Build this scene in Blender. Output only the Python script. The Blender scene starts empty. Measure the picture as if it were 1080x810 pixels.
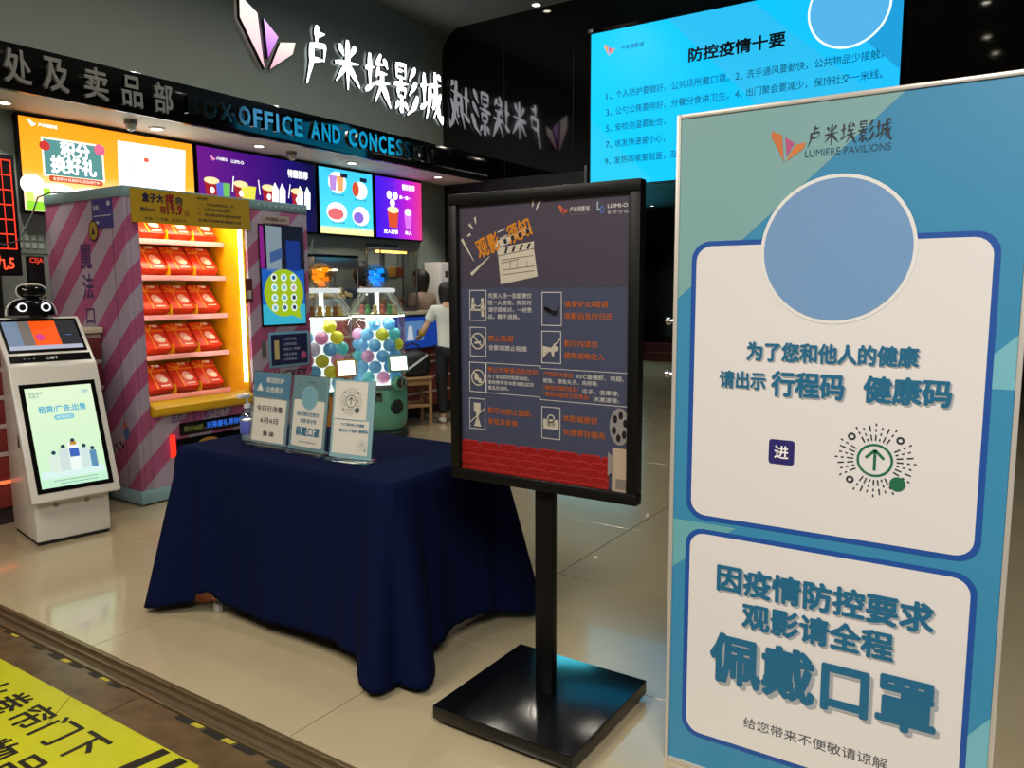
import bpy, bmesh, math, random
from mathutils import Vector, Matrix, Euler
random.seed(7)
R = math.radians
SC = bpy.context.scene
COL = SC.collection

# ------------------------------------------------------------------ camera
cam = bpy.data.cameras.new('camera')
cam.sensor_fit = 'HORIZONTAL'; cam.sensor_width = 36.0
cam.lens = 36.0 * 820 / 1080
cam.clip_start = 0.05; cam.clip_end = 100
camo = bpy.data.objects.new('camera', cam)
COL.objects.link(camo)
CAM_YAW, CAM_PITCH, CAM_ROLL = R(33.5), math.atan(100 / 820), R(0.3)
_fw = Vector((-math.sin(CAM_YAW) * math.cos(CAM_PITCH), math.cos(CAM_YAW) * math.cos(CAM_PITCH), -math.sin(CAM_PITCH)))
_rt = Vector((math.cos(CAM_YAW), math.sin(CAM_YAW), 0))
_up = _rt.cross(_fw)
_r2 = _rt * math.cos(CAM_ROLL) - _up * math.sin(CAM_ROLL)
_u2 = _rt * math.sin(CAM_ROLL) + _up * math.cos(CAM_ROLL)
_m = Matrix((_r2, _u2, -_fw)).transposed().to_4x4()
_m.translation = Vector((0, 0, 1.45))
camo.matrix_world = _m
SC.camera = camo

# ------------------------------------------------------------------ world, view, large lights
w = bpy.data.worlds.new('world'); SC.world = w
w.use_nodes = True
w.node_tree.nodes['Background'].inputs[0].default_value = (0.75, 0.8, 1.0, 1)
w.node_tree.nodes['Background'].inputs[1].default_value = 0.035
SC.view_settings.view_transform = 'Standard'
SC.view_settings.look = 'None'
SC.view_settings.exposure = 0.12
SC.view_settings.gamma = 1.0
SC.view_settings.use_curve_mapping = False
SC.cycles.use_denoising = True
SC.cycles.max_bounces = 8
SC.cycles.sample_clamp_indirect = 6


def area(name, loc, size, power, color, target=None, sizey=None, spread=None):
    l = bpy.data.lights.new(name, 'AREA')
    l.energy = power; l.color = color; l.size = size
    if sizey:
        l.shape = 'RECTANGLE'; l.size_y = sizey
    if spread:
        l.spread = spread
    o = bpy.data.objects.new(name, l); COL.objects.link(o)
    o.location = loc
    if target is not None:
        d = Vector(target) - Vector(loc)
        o.rotation_euler = d.to_track_quat('-Z', 'Y').to_euler()
    return o


# unseen fill lamps in the mall corridor, added to light banner and front floor
area('corridor_fill_light', (0.8, -0.6, 3.35), 1.6, 185, (1.0, 0.97, 0.95))
area('corridor_fill_light', (-2.6, -0.3, 3.35), 1.6, 108, (1.0, 0.91, 0.78))


# ------------------------------------------------------------------ materials
def lin(h):
    if isinstance(h, str):
        h = h.lstrip('#'); c = [int(h[i:i + 2], 16) / 255 for i in (0, 2, 4)]
    else:
        c = list(h)
    return tuple(x / 12.92 if x <= 0.04045 else ((x + 0.055) / 1.055) ** 2.4 for x in c) + (1,)


MATS = {}


def mat(name, col, rough=0.5, metal=0.0, noise=0.0, nscale=8.0, bump=0.0, spec=0.5, coat=0.0, trans=0.0, sheen=0.0):
    if name in MATS:
        return MATS[name]
    m = bpy.data.materials.new(name); m.use_nodes = True
    nt = m.node_tree; b = nt.nodes['Principled BSDF']
    c = lin(col)
    b.inputs['Base Color'].default_value = c
    b.inputs['Roughness'].default_value = rough
    b.inputs['Metallic'].default_value = metal
    b.inputs['Specular IOR Level'].default_value = spec
    b.inputs['Coat Weight'].default_value = coat
    b.inputs['Transmission Weight'].default_value = trans
    b.inputs['Sheen Weight'].default_value = sheen
    if noise or bump:
        tc = nt.nodes.new('ShaderNodeTexCoord')
        n = nt.nodes.new('ShaderNodeTexNoise')
        n.inputs['Scale'].default_value = nscale; n.inputs['Detail'].default_value = 6
        nt.links.new(tc.outputs['Object'], n.inputs['Vector'])
        if noise:
            mx = nt.nodes.new('ShaderNodeMix'); mx.data_type = 'RGBA'
            mx.inputs[6].default_value = tuple(x * (1 - noise) for x in c[:3]) + (1,)
            mx.inputs[7].default_value = tuple(min(1, x * (1 + noise)) for x in c[:3]) + (1,)
            nt.links.new(n.outputs['Fac'], mx.inputs[0])
            nt.links.new(mx.outputs[2], b.inputs['Base Color'])
        if bump:
            bp = nt.nodes.new('ShaderNodeBump'); bp.inputs['Strength'].default_value = bump
            bp.inputs['Distance'].default_value = 0.01
            nt.links.new(n.outputs['Fac'], bp.inputs['Height'])
            nt.links.new(bp.outputs[0], b.inputs['Normal'])
    MATS[name] = m
    return m


def emat(col, s=1.0, name=None):
    """a lit screen's or lamp's own light"""
    name = name or 'glow_%s_%.2f' % (col if isinstance(col, str) else str(col), s)
    if name in MATS:
        return MATS[name]
    m = bpy.data.materials.new(name); m.use_nodes = True
    nt = m.node_tree; b = nt.nodes['Principled BSDF']
    b.inputs['Base Color'].default_value = (0.01, 0.01, 0.01, 1)
    b.inputs['Roughness'].default_value = 0.4
    b.inputs['Specular IOR Level'].default_value = 0.12
    b.inputs['Emission Color'].default_value = lin(col)
    b.inputs['Emission Strength'].default_value = s
    MATS[name] = m
    return m


def glow_ramp(name, stops, axis='X', s=1.0, lo=0.0, hi=1.0, noise=0.0):
    """screen picture whose colour runs along one axis"""
    m = emat('#ffffff', s, name)
    nt = m.node_tree; b = nt.nodes['Principled BSDF']
    tc = nt.nodes.new('ShaderNodeTexCoord')
    sp = nt.nodes.new('ShaderNodeSeparateXYZ'); nt.links.new(tc.outputs['Object'], sp.inputs[0])
    mr = nt.nodes.new('ShaderNodeMapRange')
    mr.inputs['From Min'].default_value = lo; mr.inputs['From Max'].default_value = hi
    nt.links.new(sp.outputs[axis], mr.inputs['Value'])
    cr = nt.nodes.new('ShaderNodeValToRGB')
    el = cr.color_ramp.elements
    while len(el) < len(stops):
        el.new(0.5)
    for e, (p, c) in zip(el, stops):
        e.position = p; e.color = lin(c)
    nt.links.new(mr.outputs[0], cr.inputs[0])
    nt.links.new(cr.outputs[0], b.inputs['Emission Color'])
    return m


def thin_glass(name, tint=(1, 1, 1), refl=0.07, rough=0.02):
    if name in MATS:
        return MATS[name]
    m = bpy.data.materials.new(name); m.use_nodes = True
    nt = m.node_tree; nt.nodes.clear()
    o = nt.nodes.new('ShaderNodeOutputMaterial')
    t = nt.nodes.new('ShaderNodeBsdfTransparent'); t.inputs[0].default_value = tuple(tint) + (1,)
    g = nt.nodes.new('ShaderNodeBsdfGlossy'); g.inputs['Roughness'].default_value = rough
    lw = nt.nodes.new('ShaderNodeLayerWeight'); lw.inputs[0].default_value = 0.25
    ma = nt.nodes.new('ShaderNodeMath'); ma.operation = 'MULTIPLY_ADD'
    ma.inputs[1].default_value = 0.5; ma.inputs[2].default_value = refl
    nt.links.new(lw.outputs['Fresnel'], ma.inputs[0])
    mx = nt.nodes.new('ShaderNodeMixShader')
    nt.links.new(ma.outputs[0], mx.inputs[0]); nt.links.new(t.outputs[0], mx.inputs[1]); nt.links.new(g.outputs[0], mx.inputs[2])
    nt.links.new(mx.outputs[0], o.inputs[0])
    MATS[name] = m
    return m


def stripe_mat(name, c1, c2, period, direction, rough=0.45, duty=0.5):
    if name in MATS:
        return MATS[name]
    m = mat(name, c1, rough)
    nt = m.node_tree; b = nt.nodes['Principled BSDF']
    tc = nt.nodes.new('ShaderNodeTexCoord')
    d = nt.nodes.new('ShaderNodeVectorMath'); d.operation = 'DOT_PRODUCT'
    d.inputs[1].default_value = direction
    nt.links.new(tc.outputs['Object'], d.inputs[0])
    mu = nt.nodes.new('ShaderNodeMath'); mu.operation = 'MULTIPLY'; mu.inputs[1].default_value = 1 / period
    nt.links.new(d.outputs['Value'], mu.inputs[0])
    fr = nt.nodes.new('ShaderNodeMath'); fr.operation = 'FRACT'; nt.links.new(mu.outputs[0], fr.inputs[0])
    gt = nt.nodes.new('ShaderNodeMath'); gt.operation = 'GREATER_THAN'; gt.inputs[1].default_value = duty
    nt.links.new(fr.outputs[0], gt.inputs[0])
    mx = nt.nodes.new('ShaderNodeMix'); mx.data_type = 'RGBA'
    mx.inputs[6].default_value = lin(c1); mx.inputs[7].default_value = lin(c2)
    nt.links.new(gt.outputs[0], mx.inputs[0]); nt.links.new(mx.outputs[2], b.inputs['Base Color'])
    return m


# ------------------------------------------------------------------ object helpers
ORG = {}


def tag(o, label, cat, group=None):
    o['label'] = label; o['category'] = cat
    if group:
        o['group'] = group
    return o


def thing(name, label, cat, loc=(0, 0, 0), rotz=0.0, group=None, world=True):
    """an Empty at the thing's base; coordinates of its parts are world ones unless it is turned"""
    o = bpy.data.objects.new(name, None); COL.objects.link(o)
    o.empty_display_size = 0.1
    o.location = loc; o.rotation_euler = (0, 0, rotz)
    ORG[o.name] = Vector(loc) if (world and rotz == 0) else Vector((0, 0, 0))
    return tag(o, label, cat, group)


def link(name, me, m, parent=None):
    o = bpy.data.objects.new(name, me); COL.objects.link(o)
    if m is not None and not me.materials:
        me.materials.append(m)
    if parent is not None:
        o.parent = parent
        ORG[o.name] = ORG.get(parent.name, Vector((0, 0, 0)))
    else:
        ORG[o.name] = Vector((0, 0, 0))
    return o


def new(name, verts, faces, m, parent=None, smooth=False):
    og = ORG[parent.name] if parent is not None else Vector((0, 0, 0))
    me = bpy.data.meshes.new(name)
    me.from_pydata([tuple(Vector(v) - og) for v in verts], [], faces)
    me.update()
    if smooth:
        for p in me.polygons:
            p.use_smooth = True
    return link(name, me, m, parent)


def from_bm(name, bm, m, parent=None, smooth=False):
    og = ORG[parent.name] if parent is not None else Vector((0, 0, 0))
    if og.length:
        bmesh.ops.translate(bm, verts=bm.verts, vec=-og)
    me = bpy.data.meshes.new(name)
    bmesh.ops.recalc_face_normals(bm, faces=bm.faces)
    bm.to_mesh(me); bm.free()
    if smooth:
        for p in me.polygons:
            p.use_smooth = True
        try:
            me.set_sharp_from_angle(angle=R(40))
        except Exception:
            pass
    return link(name, me, m, parent)


def bbox(bm, x0, x1, y0, y1, z0, z1, bev=0.0, seg=2, mtx=None):
    r = bmesh.ops.create_cube(bm, size=1.0)
    vs = r['verts']
    bmesh.ops.scale(bm, verts=vs, vec=(abs(x1 - x0), abs(y1 - y0), abs(z1 - z0)))
    bmesh.ops.translate(bm, verts=vs, vec=((x0 + x1) / 2, (y0 + y1) / 2, (z0 + z1) / 2))
    if bev:
        es = list({e for v in vs for e in v.link_edges})
        r2 = bmesh.ops.bevel(bm, geom=es, offset=bev, segments=seg, affect='EDGES', profile=0.5)
        vs = list({v for f in r2['faces'] for v in f.verts} | {v for v in vs if v.is_valid})
    if mtx is not None:
        bmesh.ops.transform(bm, matrix=mtx, verts=vs)


def box(name, x0, x1, y0, y1, z0, z1, m, parent=None, bev=0.0, seg=2, smooth=None):
    bm = bmesh.new(); bbox(bm, x0, x1, y0, y1, z0, z1, bev, seg)
    return from_bm(name, bm, m, parent, smooth=bool(bev) if smooth is None else smooth)


def prism(name, prof, axis, a0, a1, m, parent=None, bev=0.0, smooth=False):
    """profile of 2-d points pushed along an axis ('x': prof is (y,z); 'y': (x,z); 'z': (x,y))"""
    bm = bmesh.new()
    def p3(p, a):
        return {'x': (a, p[0], p[1]), 'y': (p[0], a, p[1]), 'z': (p[0], p[1], a)}[axis]
    A = [bm.verts.new(p3(p, a0)) for p in prof]; B = [bm.verts.new(p3(p, a1)) for p in prof]
    n = len(prof)
    bm.faces.new(A); bm.faces.new(B[::-1])
    for i in range(n):
        bm.faces.new((A[i], B[i], B[(i + 1) % n], A[(i + 1) % n]))
    if bev:
        bmesh.ops.recalc_face_normals(bm, faces=bm.faces)
        bmesh.ops.bevel(bm, geom=list(bm.edges), offset=bev, segments=2, affect='EDGES', profile=0.5)
    return from_bm(name, bm, m, parent, smooth=smooth or bool(bev))


def lathe(name, prof, m, parent=None, c=(0, 0, 0), seg=28, mtx=None, smooth=True):
    bm = bmesh.new()
    rings = []
    for r, z in prof:
        if r < 1e-5:
            rings.append([bm.verts.new((0, 0, z))])
        else:
            rings.append([bm.verts.new((r * math.cos(2 * math.pi * k / seg), r * math.sin(2 * math.pi * k / seg), z)) for k in range(seg)])
    for a, b in zip(rings, rings[1:]):
        for k in range(seg):
            k2 = (k + 1) % seg
            if len(a) == 1 and len(b) == 1:
                continue
            if len(a) == 1:
                bm.faces.new((a[0], b[k], b[k2]))
            elif len(b) == 1:
                bm.faces.new((a[k], b[0], a[k2]))
            else:
                bm.faces.new((a[k], b[k], b[k2], a[k2]))
    if mtx is not None:
        bmesh.ops.transform(bm, matrix=mtx, verts=bm.verts)
    bmesh.ops.translate(bm, verts=bm.verts, vec=c)
    return from_bm(name, bm, m, parent, smooth=smooth)


def tube(name, pts, r, m, parent=None, seg=8):
    pts = [Vector(p) for p in pts]
    bm = bmesh.new(); rings = []
    up = Vector((0, 0, 1))
    for i, p in enumerate(pts):
        d = (pts[min(i + 1, len(pts) - 1)] - pts[max(i - 1, 0)]).normalized()
        a = d.cross(up if abs(d.z) < 0.95 else Vector((1, 0, 0))).normalized(); b = a.cross(d)
        rr = r[i] if isinstance(r, (list, tuple)) else r
        rings.append([bm.verts.new(p + rr * (a * math.cos(2 * math.pi * k / seg) + b * math.sin(2 * math.pi * k / seg))) for k in range(seg)])
    for a, b in zip(rings, rings[1:]):
        for k in range(seg):
            bm.faces.new((a[k], a[(k + 1) % seg], b[(k + 1) % seg], b[k]))
    bm.faces.new(rings[0]); bm.faces.new(rings[-1][::-1])
    return from_bm(name, bm, m, parent, smooth=True)


def struct(o):
    o['kind'] = 'structure'
    return o


# ------------------------------------------------------------------ flat print and lettering
_TC = {}


def text_mesh(s, bold=0.0, ext=0.0, res=2, space=1.0, line=1.0):
    key = (s, round(bold, 3), round(ext, 4), res, space, line)
    if key in _TC:
        return _TC[key]
    c = bpy.data.curves.new('lettering', 'FONT'); c.body = s
    c.resolution_u = res; c.extrude = ext
    c.space_character = space; c.space_line = line
    o = bpy.data.objects.new('lettering', c); COL.objects.link(o)
    bpy.context.view_layer.update()
    ev = o.evaluated_get(bpy.context.evaluated_depsgraph_get())
    me = bpy.data.meshes.new_from_object(ev)
    V = [v.co.copy() for v in me.vertices]; Fc = [tuple(p.vertices) for p in me.polygons]
    bpy.data.objects.remove(o); bpy.data.curves.remove(c); bpy.data.meshes.remove(me)
    if bold > 0.001:
        k = 4 if bold < 0.016 else 8
        V0, F0, n0 = V, Fc, len(V)
        V, Fc = list(V0), list(F0)
        for i in range(k):
            a = 2 * math.pi * (i + .5) / k
            d = Vector((bold * math.cos(a), bold * math.sin(a), 4e-5 * (i + 1)))
            b0 = len(V)
            V += [v + d for v in V0]; Fc += [tuple(j + b0 for j in f) for f in F0]
    _TC[key] = (V, Fc)
    return V, Fc


class Fr:
    """a flat face: origin O, axes U (to the right) and V (up), seen from U x V"""
    def __init__(self, parent, O, U, V, eps=0.0006, k=1.0):
        self.p = parent; self.k = k; self.O = Vector(O); self.U = Vector(U).normalized(); self.V = Vector(V).normalized()
        self.N = self.U.cross(self.V); self.eps = eps

    def pt(self, u, v, n=0.0):
        return self.O + self.U * (u * self.k) + self.V * (v * self.k) + self.N * n

    def on(self, part):
        """the same face, its print belonging to that part"""
        return Fr(part, self.O, self.U, self.V, self.eps, self.k)

    def poly(self, name, pts, m, layer=1, parent=None):
        n = layer * self.eps
        return new(name, [self.pt(u, v, n) for u, v in pts], [tuple(range(len(pts)))], m, parent or self.p)

    def rect(self, name, u0, v0, u1, v1, m, layer=1, parent=None):
        return self.poly(name, [(u0, v0), (u1, v0), (u1, v1), (u0, v1)], m, layer, parent)

    def rr_pts(self, u0, v0, u1, v1, r, seg=5):
        P = []
        for cx, cy, a in ((u1 - r, v0 + r, -90), (u1 - r, v1 - r, 0), (u0 + r, v1 - r, 90), (u0 + r, v0 + r, 180)):
            for k in range(seg + 1):
                t = R(a + 90 * k / seg); P.append((cx + r * math.cos(t), cy + r * math.sin(t)))
        return P

    def rrect(self, name, u0, v0, u1, v1, r, m, layer=1, parent=None):
        return self.poly(name, self.rr_pts(u0, v0, u1, v1, r), m, layer, parent)

    def ell(self, name, cu, cv, ru, rv, m, layer=1, seg=28, parent=None, rot=0):
        c, s = math.cos(rot), math.sin(rot)
        P = []
        for k in range(seg):
            a = 2 * math.pi * k / seg; x, y = ru * math.cos(a), rv * math.sin(a)
            P.append((cu + x * c - y * s, cv + x * s + y * c))
        return self.poly(name, P, m, layer, parent)

    def ring(self, name, cu, cv, r0, r1, m, layer=1, seg=32, ay=1.0):
        n = layer * self.eps; V = []; Fc = []
        for k in range(seg):
            a = 2 * math.pi * k / seg
            V += [self.pt(cu + r0 * math.cos(a), cv + ay * r0 * math.sin(a), n), self.pt(cu + r1 * math.cos(a), cv + ay * r1 * math.sin(a), n)]
        for k in range(seg):
            a, b = 2 * k, 2 * ((k + 1) % seg)
            Fc.append((a, a + 1, b + 1, b))
        return new(name, V, Fc, m, self.p)

    def frame(self, name, u0, v0, u1, v1, wd, m, layer=1):
        n = layer * self.eps
        a = [(u0, v0), (u1, v0), (u1, v1), (u0, v1)]; b = [(u0 + wd, v0 + wd), (u1 - wd, v0 + wd), (u1 - wd, v1 - wd), (u0 + wd, v1 - wd)]
        V = [self.pt(*p, n) for p in a + b]
        return new(name, V, [(k, (k + 1) % 4, 4 + (k + 1) % 4, 4 + k) for k in range(4)], m, self.p)

    def line(self, name, p, q, wd, m, layer=1, wd2=None):
        p = Vector(p); q = Vector(q); d = (q - p).normalized(); a = Vector((-d.y, d.x))
        w2 = wd if wd2 is None else wd2
        return self.poly(name, [p - a * wd / 2, q - a * w2 / 2, q + a * w2 / 2, p + a * wd / 2], m, layer)

    def text(self, s, u0, v0, u1, v1, m, layer=2, bold=0.0, ext=0.0, name='lettering', parent=None, space=1.0, shear=0.0, rot=0.0, res=2, keep=False, align='L'):
        V, Fc = text_mesh(s, bold, ext, res, space)
        if not V:
            return None
        x0 = min(v.x for v in V); x1 = max(v.x for v in V); y0 = min(v.y for v in V); y1 = max(v.y for v in V)
        sx = (u1 - u0) / max(1e-6, x1 - x0); sy = (v1 - v0) / max(1e-6, y1 - y0)
        if keep:
            sx = sy
        n = layer * self.eps
        cu, cv = (u0 + u1) / 2, (v0 + v1) / 2
        wtot = (x1 - x0) * sx
        ub = u0 if (align == 'L' or not keep) else cu - wtot / 2
        c, sn = math.cos(rot), math.sin(rot)
        W = []
        for v in V:
            a = ub + (v.x - x0) * sx; b = v0 + (v.y - y0) * sy
            a += shear * (b - cv)
            da, db = a - cu, b - cv
            W.append(self.pt(cu + da * c - db * sn, cv + da * sn + db * c, n + ext + v.z))
        return new(name, W, Fc, m, parent or self.p)


# brush-written characters: strokes as (x, y) points in a unit box with a stroke weight
BRUSH = {
    '卢': [([(.52, 1.0), (.47, .70)], 1.1), ([(.50, .86), (.82, .91)], .8), ([(.26, .66), (.82, .71), (.75, .44)], .9), ([(.30, .43), (.76, .46)], .8), ([(.27, .68), (.26, .38), (.04, .0)], 1.1)],
    '米': [([(.22, .88), (.37, .68)], 1.1), ([(.82, .93), (.63, .70)], 1.0), ([(.06, .51), (.94, .60)], .9), ([(.53, 1.0), (.50, .02)], 1.2), ([(.47, .52), (.06, .14)], .9), ([(.54, .52), (.97, .12)], 1.2)],
    '埃': [([(.02, .66), (.35, .72)], .8), ([(.19, .95), (.17, .30)], 1.0), ([(.0, .23), (.37, .41)], .9), ([(.62, 1.0), (.46, .79), (.84, .84)], .8), ([(.76, .93), (.90, .76)], 1.0), ([(.54, .74), (.43, .54)], .8),
           ([(.52, .62), (.87, .66)], .8), ([(.40, .42), (.97, .48)], .9), ([(.68, .64), (.64, .40), (.36, .05)], 1.0), ([(.68, .42), (.99, .0)], 1.3)],
    '影': [([(.14, .98), (.12, .70)], .7), ([(.14, .96), (.50, .98), (.48, .70)], .7), ([(.16, .84), (.46, .86)], .6), ([(.14, .71), (.48, .72)], .6), ([(.29, .68), (.34, .59)], .8), ([(.0, .55), (.60, .62)], .8),
           ([(.16, .48), (.18, .32)], .7), ([(.16, .48), (.48, .50), (.44, .32)], .7), ([(.18, .33), (.45, .34)], .6), ([(.31, .32), (.31, .02), (.21, .09)], .9), ([(.18, .22), (.05, .06)], .9), ([(.44, .22), (.57, .08)], .9),
           ([(.90, .98), (.65, .70)], 1.0), ([(.95, .70), (.64, .40)], 1.0), ([(1.0, .42), (.82, .16), (.54, .0)], 1.1)],
    '城': [([(.02, .66), (.33, .72)], .8), ([(.17, .92), (.16, .28)], 1.0), ([(.0, .21), (.35, .38)], .9), ([(.38, .71), (.93, .78)], .8), ([(.42, .70), (.40, .36), (.25, .03)], 1.0), ([(.44, .52), (.63, .54), (.58, .25), (.50, .30)], .7),
           ([(.66, 1.0), (.71, .50), (.84, .14), (.98, .0), (1.0, .17)], 1.1), ([(.91, .60), (.75, .28), (.57, .08)], .8), ([(.80, .98), (.92, .87)], 1.0)],
}


def brush_char(fr, ch, u0, v0, u1, v1, m, layer=1, wt=.10, ext=0.0, name='brush_character', m_side=None):
    V, Fc, side = [], [], []
    W, H = u1 - u0, v1 - v0
    for si, (pts, k) in enumerate(BRUSH[ch]):
        P = [Vector((u0 + a * W, v0 + b * H)) for a, b in pts]
        Q = []
        for i in range(len(P) - 1):      # rounded path through the stroke's points
            a, b = P[i], P[i + 1]
            n = 6
            for j in range(n):
                t = j / n
                p = a.lerp(b, t)
                if i > 0 and t < .3:
                    c = P[i - 1].lerp(P[i], .85); p = p.lerp(c, .25 * (1 - t / .3))
                Q.append(p)
        Q.append(P[-1])
        N = len(Q); w0 = wt * k * (W + H) / 2
        nn = fr.eps * layer + ext + 4e-5 * si
        base = len(V)
        for i, p in enumerate(Q):
            t = i / (N - 1)
            d = (Q[min(i + 1, N - 1)] - Q[max(i - 1, 0)]).normalized(); q = Vector((-d.y, d.x))
            ww = w0 * .5 * (.80 + .35 * math.sin(math.pi * min(1, t * 1.4)) - .55 * t * t)
            if i == 0:
                p = p - d * w0 * .15; ww *= .7
            for sg in (-1, 1):
                r = p + q * ww * sg
                V.append(fr.pt(r.x, r.y, nn)); 
                V.append(fr.pt(r.x, r.y, nn - ext if ext else nn))
        for i in range(N - 1):
            a = base + 4 * i; b = a + 4
            Fc.append((a, b, b + 2, a + 2))
            if ext:
                Fc += [(a + 1, b + 1, b, a), (a + 2, b + 2, b + 3, a + 3)]; side += [len(Fc) - 2, len(Fc) - 1]
        if ext:
            a = base; e = base + 4 * (N - 1)
            Fc += [(a, a + 2, a + 3, a + 1), (e + 1, e + 3, e + 2, e)]; side += [len(Fc) - 2, len(Fc) - 1]
    o = new(name, V, Fc, m, fr.p)
    if m_side:
        o.data.materials.append(m_side)
        for i in side:
            o.data.polygons[i].material_index = 1
    return o


def box_on(fr, name, u0, v0, u1, v1, n0, n1, m, bev=0.0, parent=None):
    """a box standing on a flat face between heights n0 and n1"""
    bm = bmesh.new(); bbox(bm, u0, u1, v0, v1, n0, n1, bev)
    M4 = Matrix((fr.U, fr.V, fr.N)).transposed().to_4x4(); M4.translation = fr.O
    bmesh.ops.transform(bm, matrix=M4, verts=bm.verts)
    return from_bm(name, bm, m, parent or fr.p, smooth=bool(bev))


def on_face(fr, u, v, n=0.0):
    M4 = Matrix((fr.U, fr.V, fr.N)).transposed().to_4x4(); M4.translation = fr.pt(u, v, n)
    return M4


X, Y, Z = Vector((1, 0, 0)), Vector((0, 1, 0)), Vector((0, 0, 1))

# ---- common materials
black_gloss = mat('black_gloss', '#0b0b0d', 0.12, spec=0.6)
black_satin = mat('black_satin', '#060607', 0.45, spec=0.3)
black_matt = mat('black_matt', '#101012', 0.7)
white_plastic = mat('white_plastic', '#dcdad4', 0.3, noise=0.03)
chrome = mat('chrome', '#c8c8c8', 0.15, 1.0)
alu = mat('aluminium', '#b4b0aa', 0.35, 0.9, noise=0.05)
grey_metal = mat('grey_metal', '#8a8a86', 0.4, 0.8)
glass = thin_glass('clear_glass')
acrylic = thin_glass('acrylic', (0.98, 0.99, 0.99), 0.04)

# =================================================================== SETTING
tile_m = mat('floor_tile', '#aea080', 0.14, noise=0.13, nscale=2.2, spec=0.8, coat=0.35)
stone_m = mat('brown_stone', '#54442c', 0.28, noise=0.95, nscale=11.0, bump=0.10)
grout_m = mat('grout', '#6d6250', 0.8)

floor = struct(box('floor', -9.0, 4.5, 1.585, 16.0, -0.06, -0.006, grout_m))
tw, td = 1.2, 0.875
tiles = {}
for i in range(-6, 6):
    for j in range(0, 17):
        x0 = -1.93 + i * tw; y0 = 1.585 + j * td
        me = tiles.get(0)
        if me is None:
            bm = bmesh.new(); bbox(bm, 0.002, tw - 0.002, 0.002, td - 0.002, -0.012, 0.0, 0.0012, 1)
            me = bpy.data.meshes.new('tile'); bmesh.ops.recalc_face_normals(bm, faces=bm.faces); bm.to_mesh(me); bm.free()
            me.materials.append(tile_m); tiles[0] = me
        o = bpy.data.objects.new('tile', me); COL.objects.link(o); o.parent = floor
        o.location = (x0, y0, 0)

floor_c = struct(box('floor_corridor', -7.5, 4.5, -3.2, 1.47, -0.06, -0.006, grout_m))
bm = bmesh.new(); bbox(bm, 0.002, 0.898, 0.002, 0.898, -0.012, 0.0, 0.0012, 1)
sme = bpy.data.meshes.new('tile'); bmesh.ops.recalc_face_normals(bm, faces=bm.faces); bm.to_mesh(sme); bm.free()
sme.materials.append(stone_m)
for i in range(-8, 5):
    for j in range(5):
        o = bpy.data.objects.new('tile', sme); COL.objects.link(o); o.parent = floor_c
        o.location = (0.12 + i * 0.9, 0.57 - j * 0.9, 0)

# roller shutter track let into the floor
trk = struct(box('trim_1', -7.5, 4.5, 1.47, 1.585, -0.06, -0.012, mat('track_bed', '#4a3c28', 0.6, noise=0.3, nscale=14)))
rail_m = mat('track_metal', '#8c7a58', 0.28, 0.75, noise=0.25, nscale=10)
box('rail', -7.5, 4.5, 1.475, 1.492, -0.02, 0.002, rail_m, trk, 0.002)
box('rail', -7.5, 4.5, 1.528, 1.537, -0.02, 0.002, rail_m, trk, 0.002)
box('rail', -7.5, 4.5, 1.563, 1.580, -0.02, 0.003, rail_m, trk, 0.002)
# worn hazard tape along the track
tape = thing('hazard_tape', 'worn black and yellow hazard tape along the metal floor track', 'tape', (-2.4, 1.462, 0.0))
ft = Fr(tape, (0, 0, 0.0008), X, Y, 0.0004)
ty = mat('tape_yellow', '#a79a2a', 0.5, noise=0.3, nscale=30); tb = mat('tape_black', '#15140f', 0.5, noise=0.3, nscale=30)
xx = -3.6
random.seed(3)
while xx < -0.9:
    wd = random.uniform(0.05, 0.10); lean = 0.012
    y0, y1 = 1.445 + random.uniform(0, 0.006), 1.466 + random.uniform(-0.004, 0.004)
    if random.random() < 0.72:
        ft.poly('tape_block', [(xx, y0), (xx + wd, y0 + random.uniform(-.003, .003)), (xx + wd + lean, y1), (xx + lean, y1)], tb, 1)
    if random.random() < 0.3:
        ft.poly('tape_block', [(xx + wd, y0 + .004), (xx + wd + .05, y0 + .004), (xx + wd + .05 + lean, y1), (xx + wd + lean, y1)], ty, 1)
    xx += wd + random.uniform(0.04, 0.07)

# yellow floor sticker
stk = thing('floor_sticker', 'yellow floor warning sticker with bold black characters and end stripes', 'sticker', (-3.0, 1.03, 0.0))
fs = Fr(stk, (0, 0, 0.001), X, Y, 0.0005)
sy_m = mat('sticker_yellow', '#aeae18', 0.35, noise=0.14, nscale=9); sk_m = mat('sticker_black', '#12120a', 0.4, noise=0.2, nscale=20)
ssh = prism('sticker_sheet', [(-4.3, 0.70), (-2.035, 0.70), (-2.035, 1.325), (-4.3, 1.325)], 'z', 0.0002, 0.0012, sy_m, stk)
fs = fs.on(ssh)
for ch, cx in zip('火卷帘门下', (-3.085, -2.925, -2.765, -2.605, -2.445)):
    fs.text(ch, cx - .066, 1.118, cx + .066, 1.250, sk_m, 2, 0.018, name='character')
for ch, cx in zip('堆放物品', (-2.97, -2.81, -2.645, -2.485)):
    fs.text(ch, cx - .066, 0.948, cx + .066, 1.080, sk_m, 2, 0.018, name='character')
for x1 in (-2.215, -2.125):
    fs.poly('black_stripe', [(x1 - .10, .72), (x1 - .058, .72), (x1 + .042, 1.318), (x1, 1.318)], sk_m, 2)
fs.line('sheet_seam', (-2.657, 1.17), (-2.79, 1.322), 0.003, mat('seam_dark', '#6e6a14', 0.6), 2)

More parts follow.
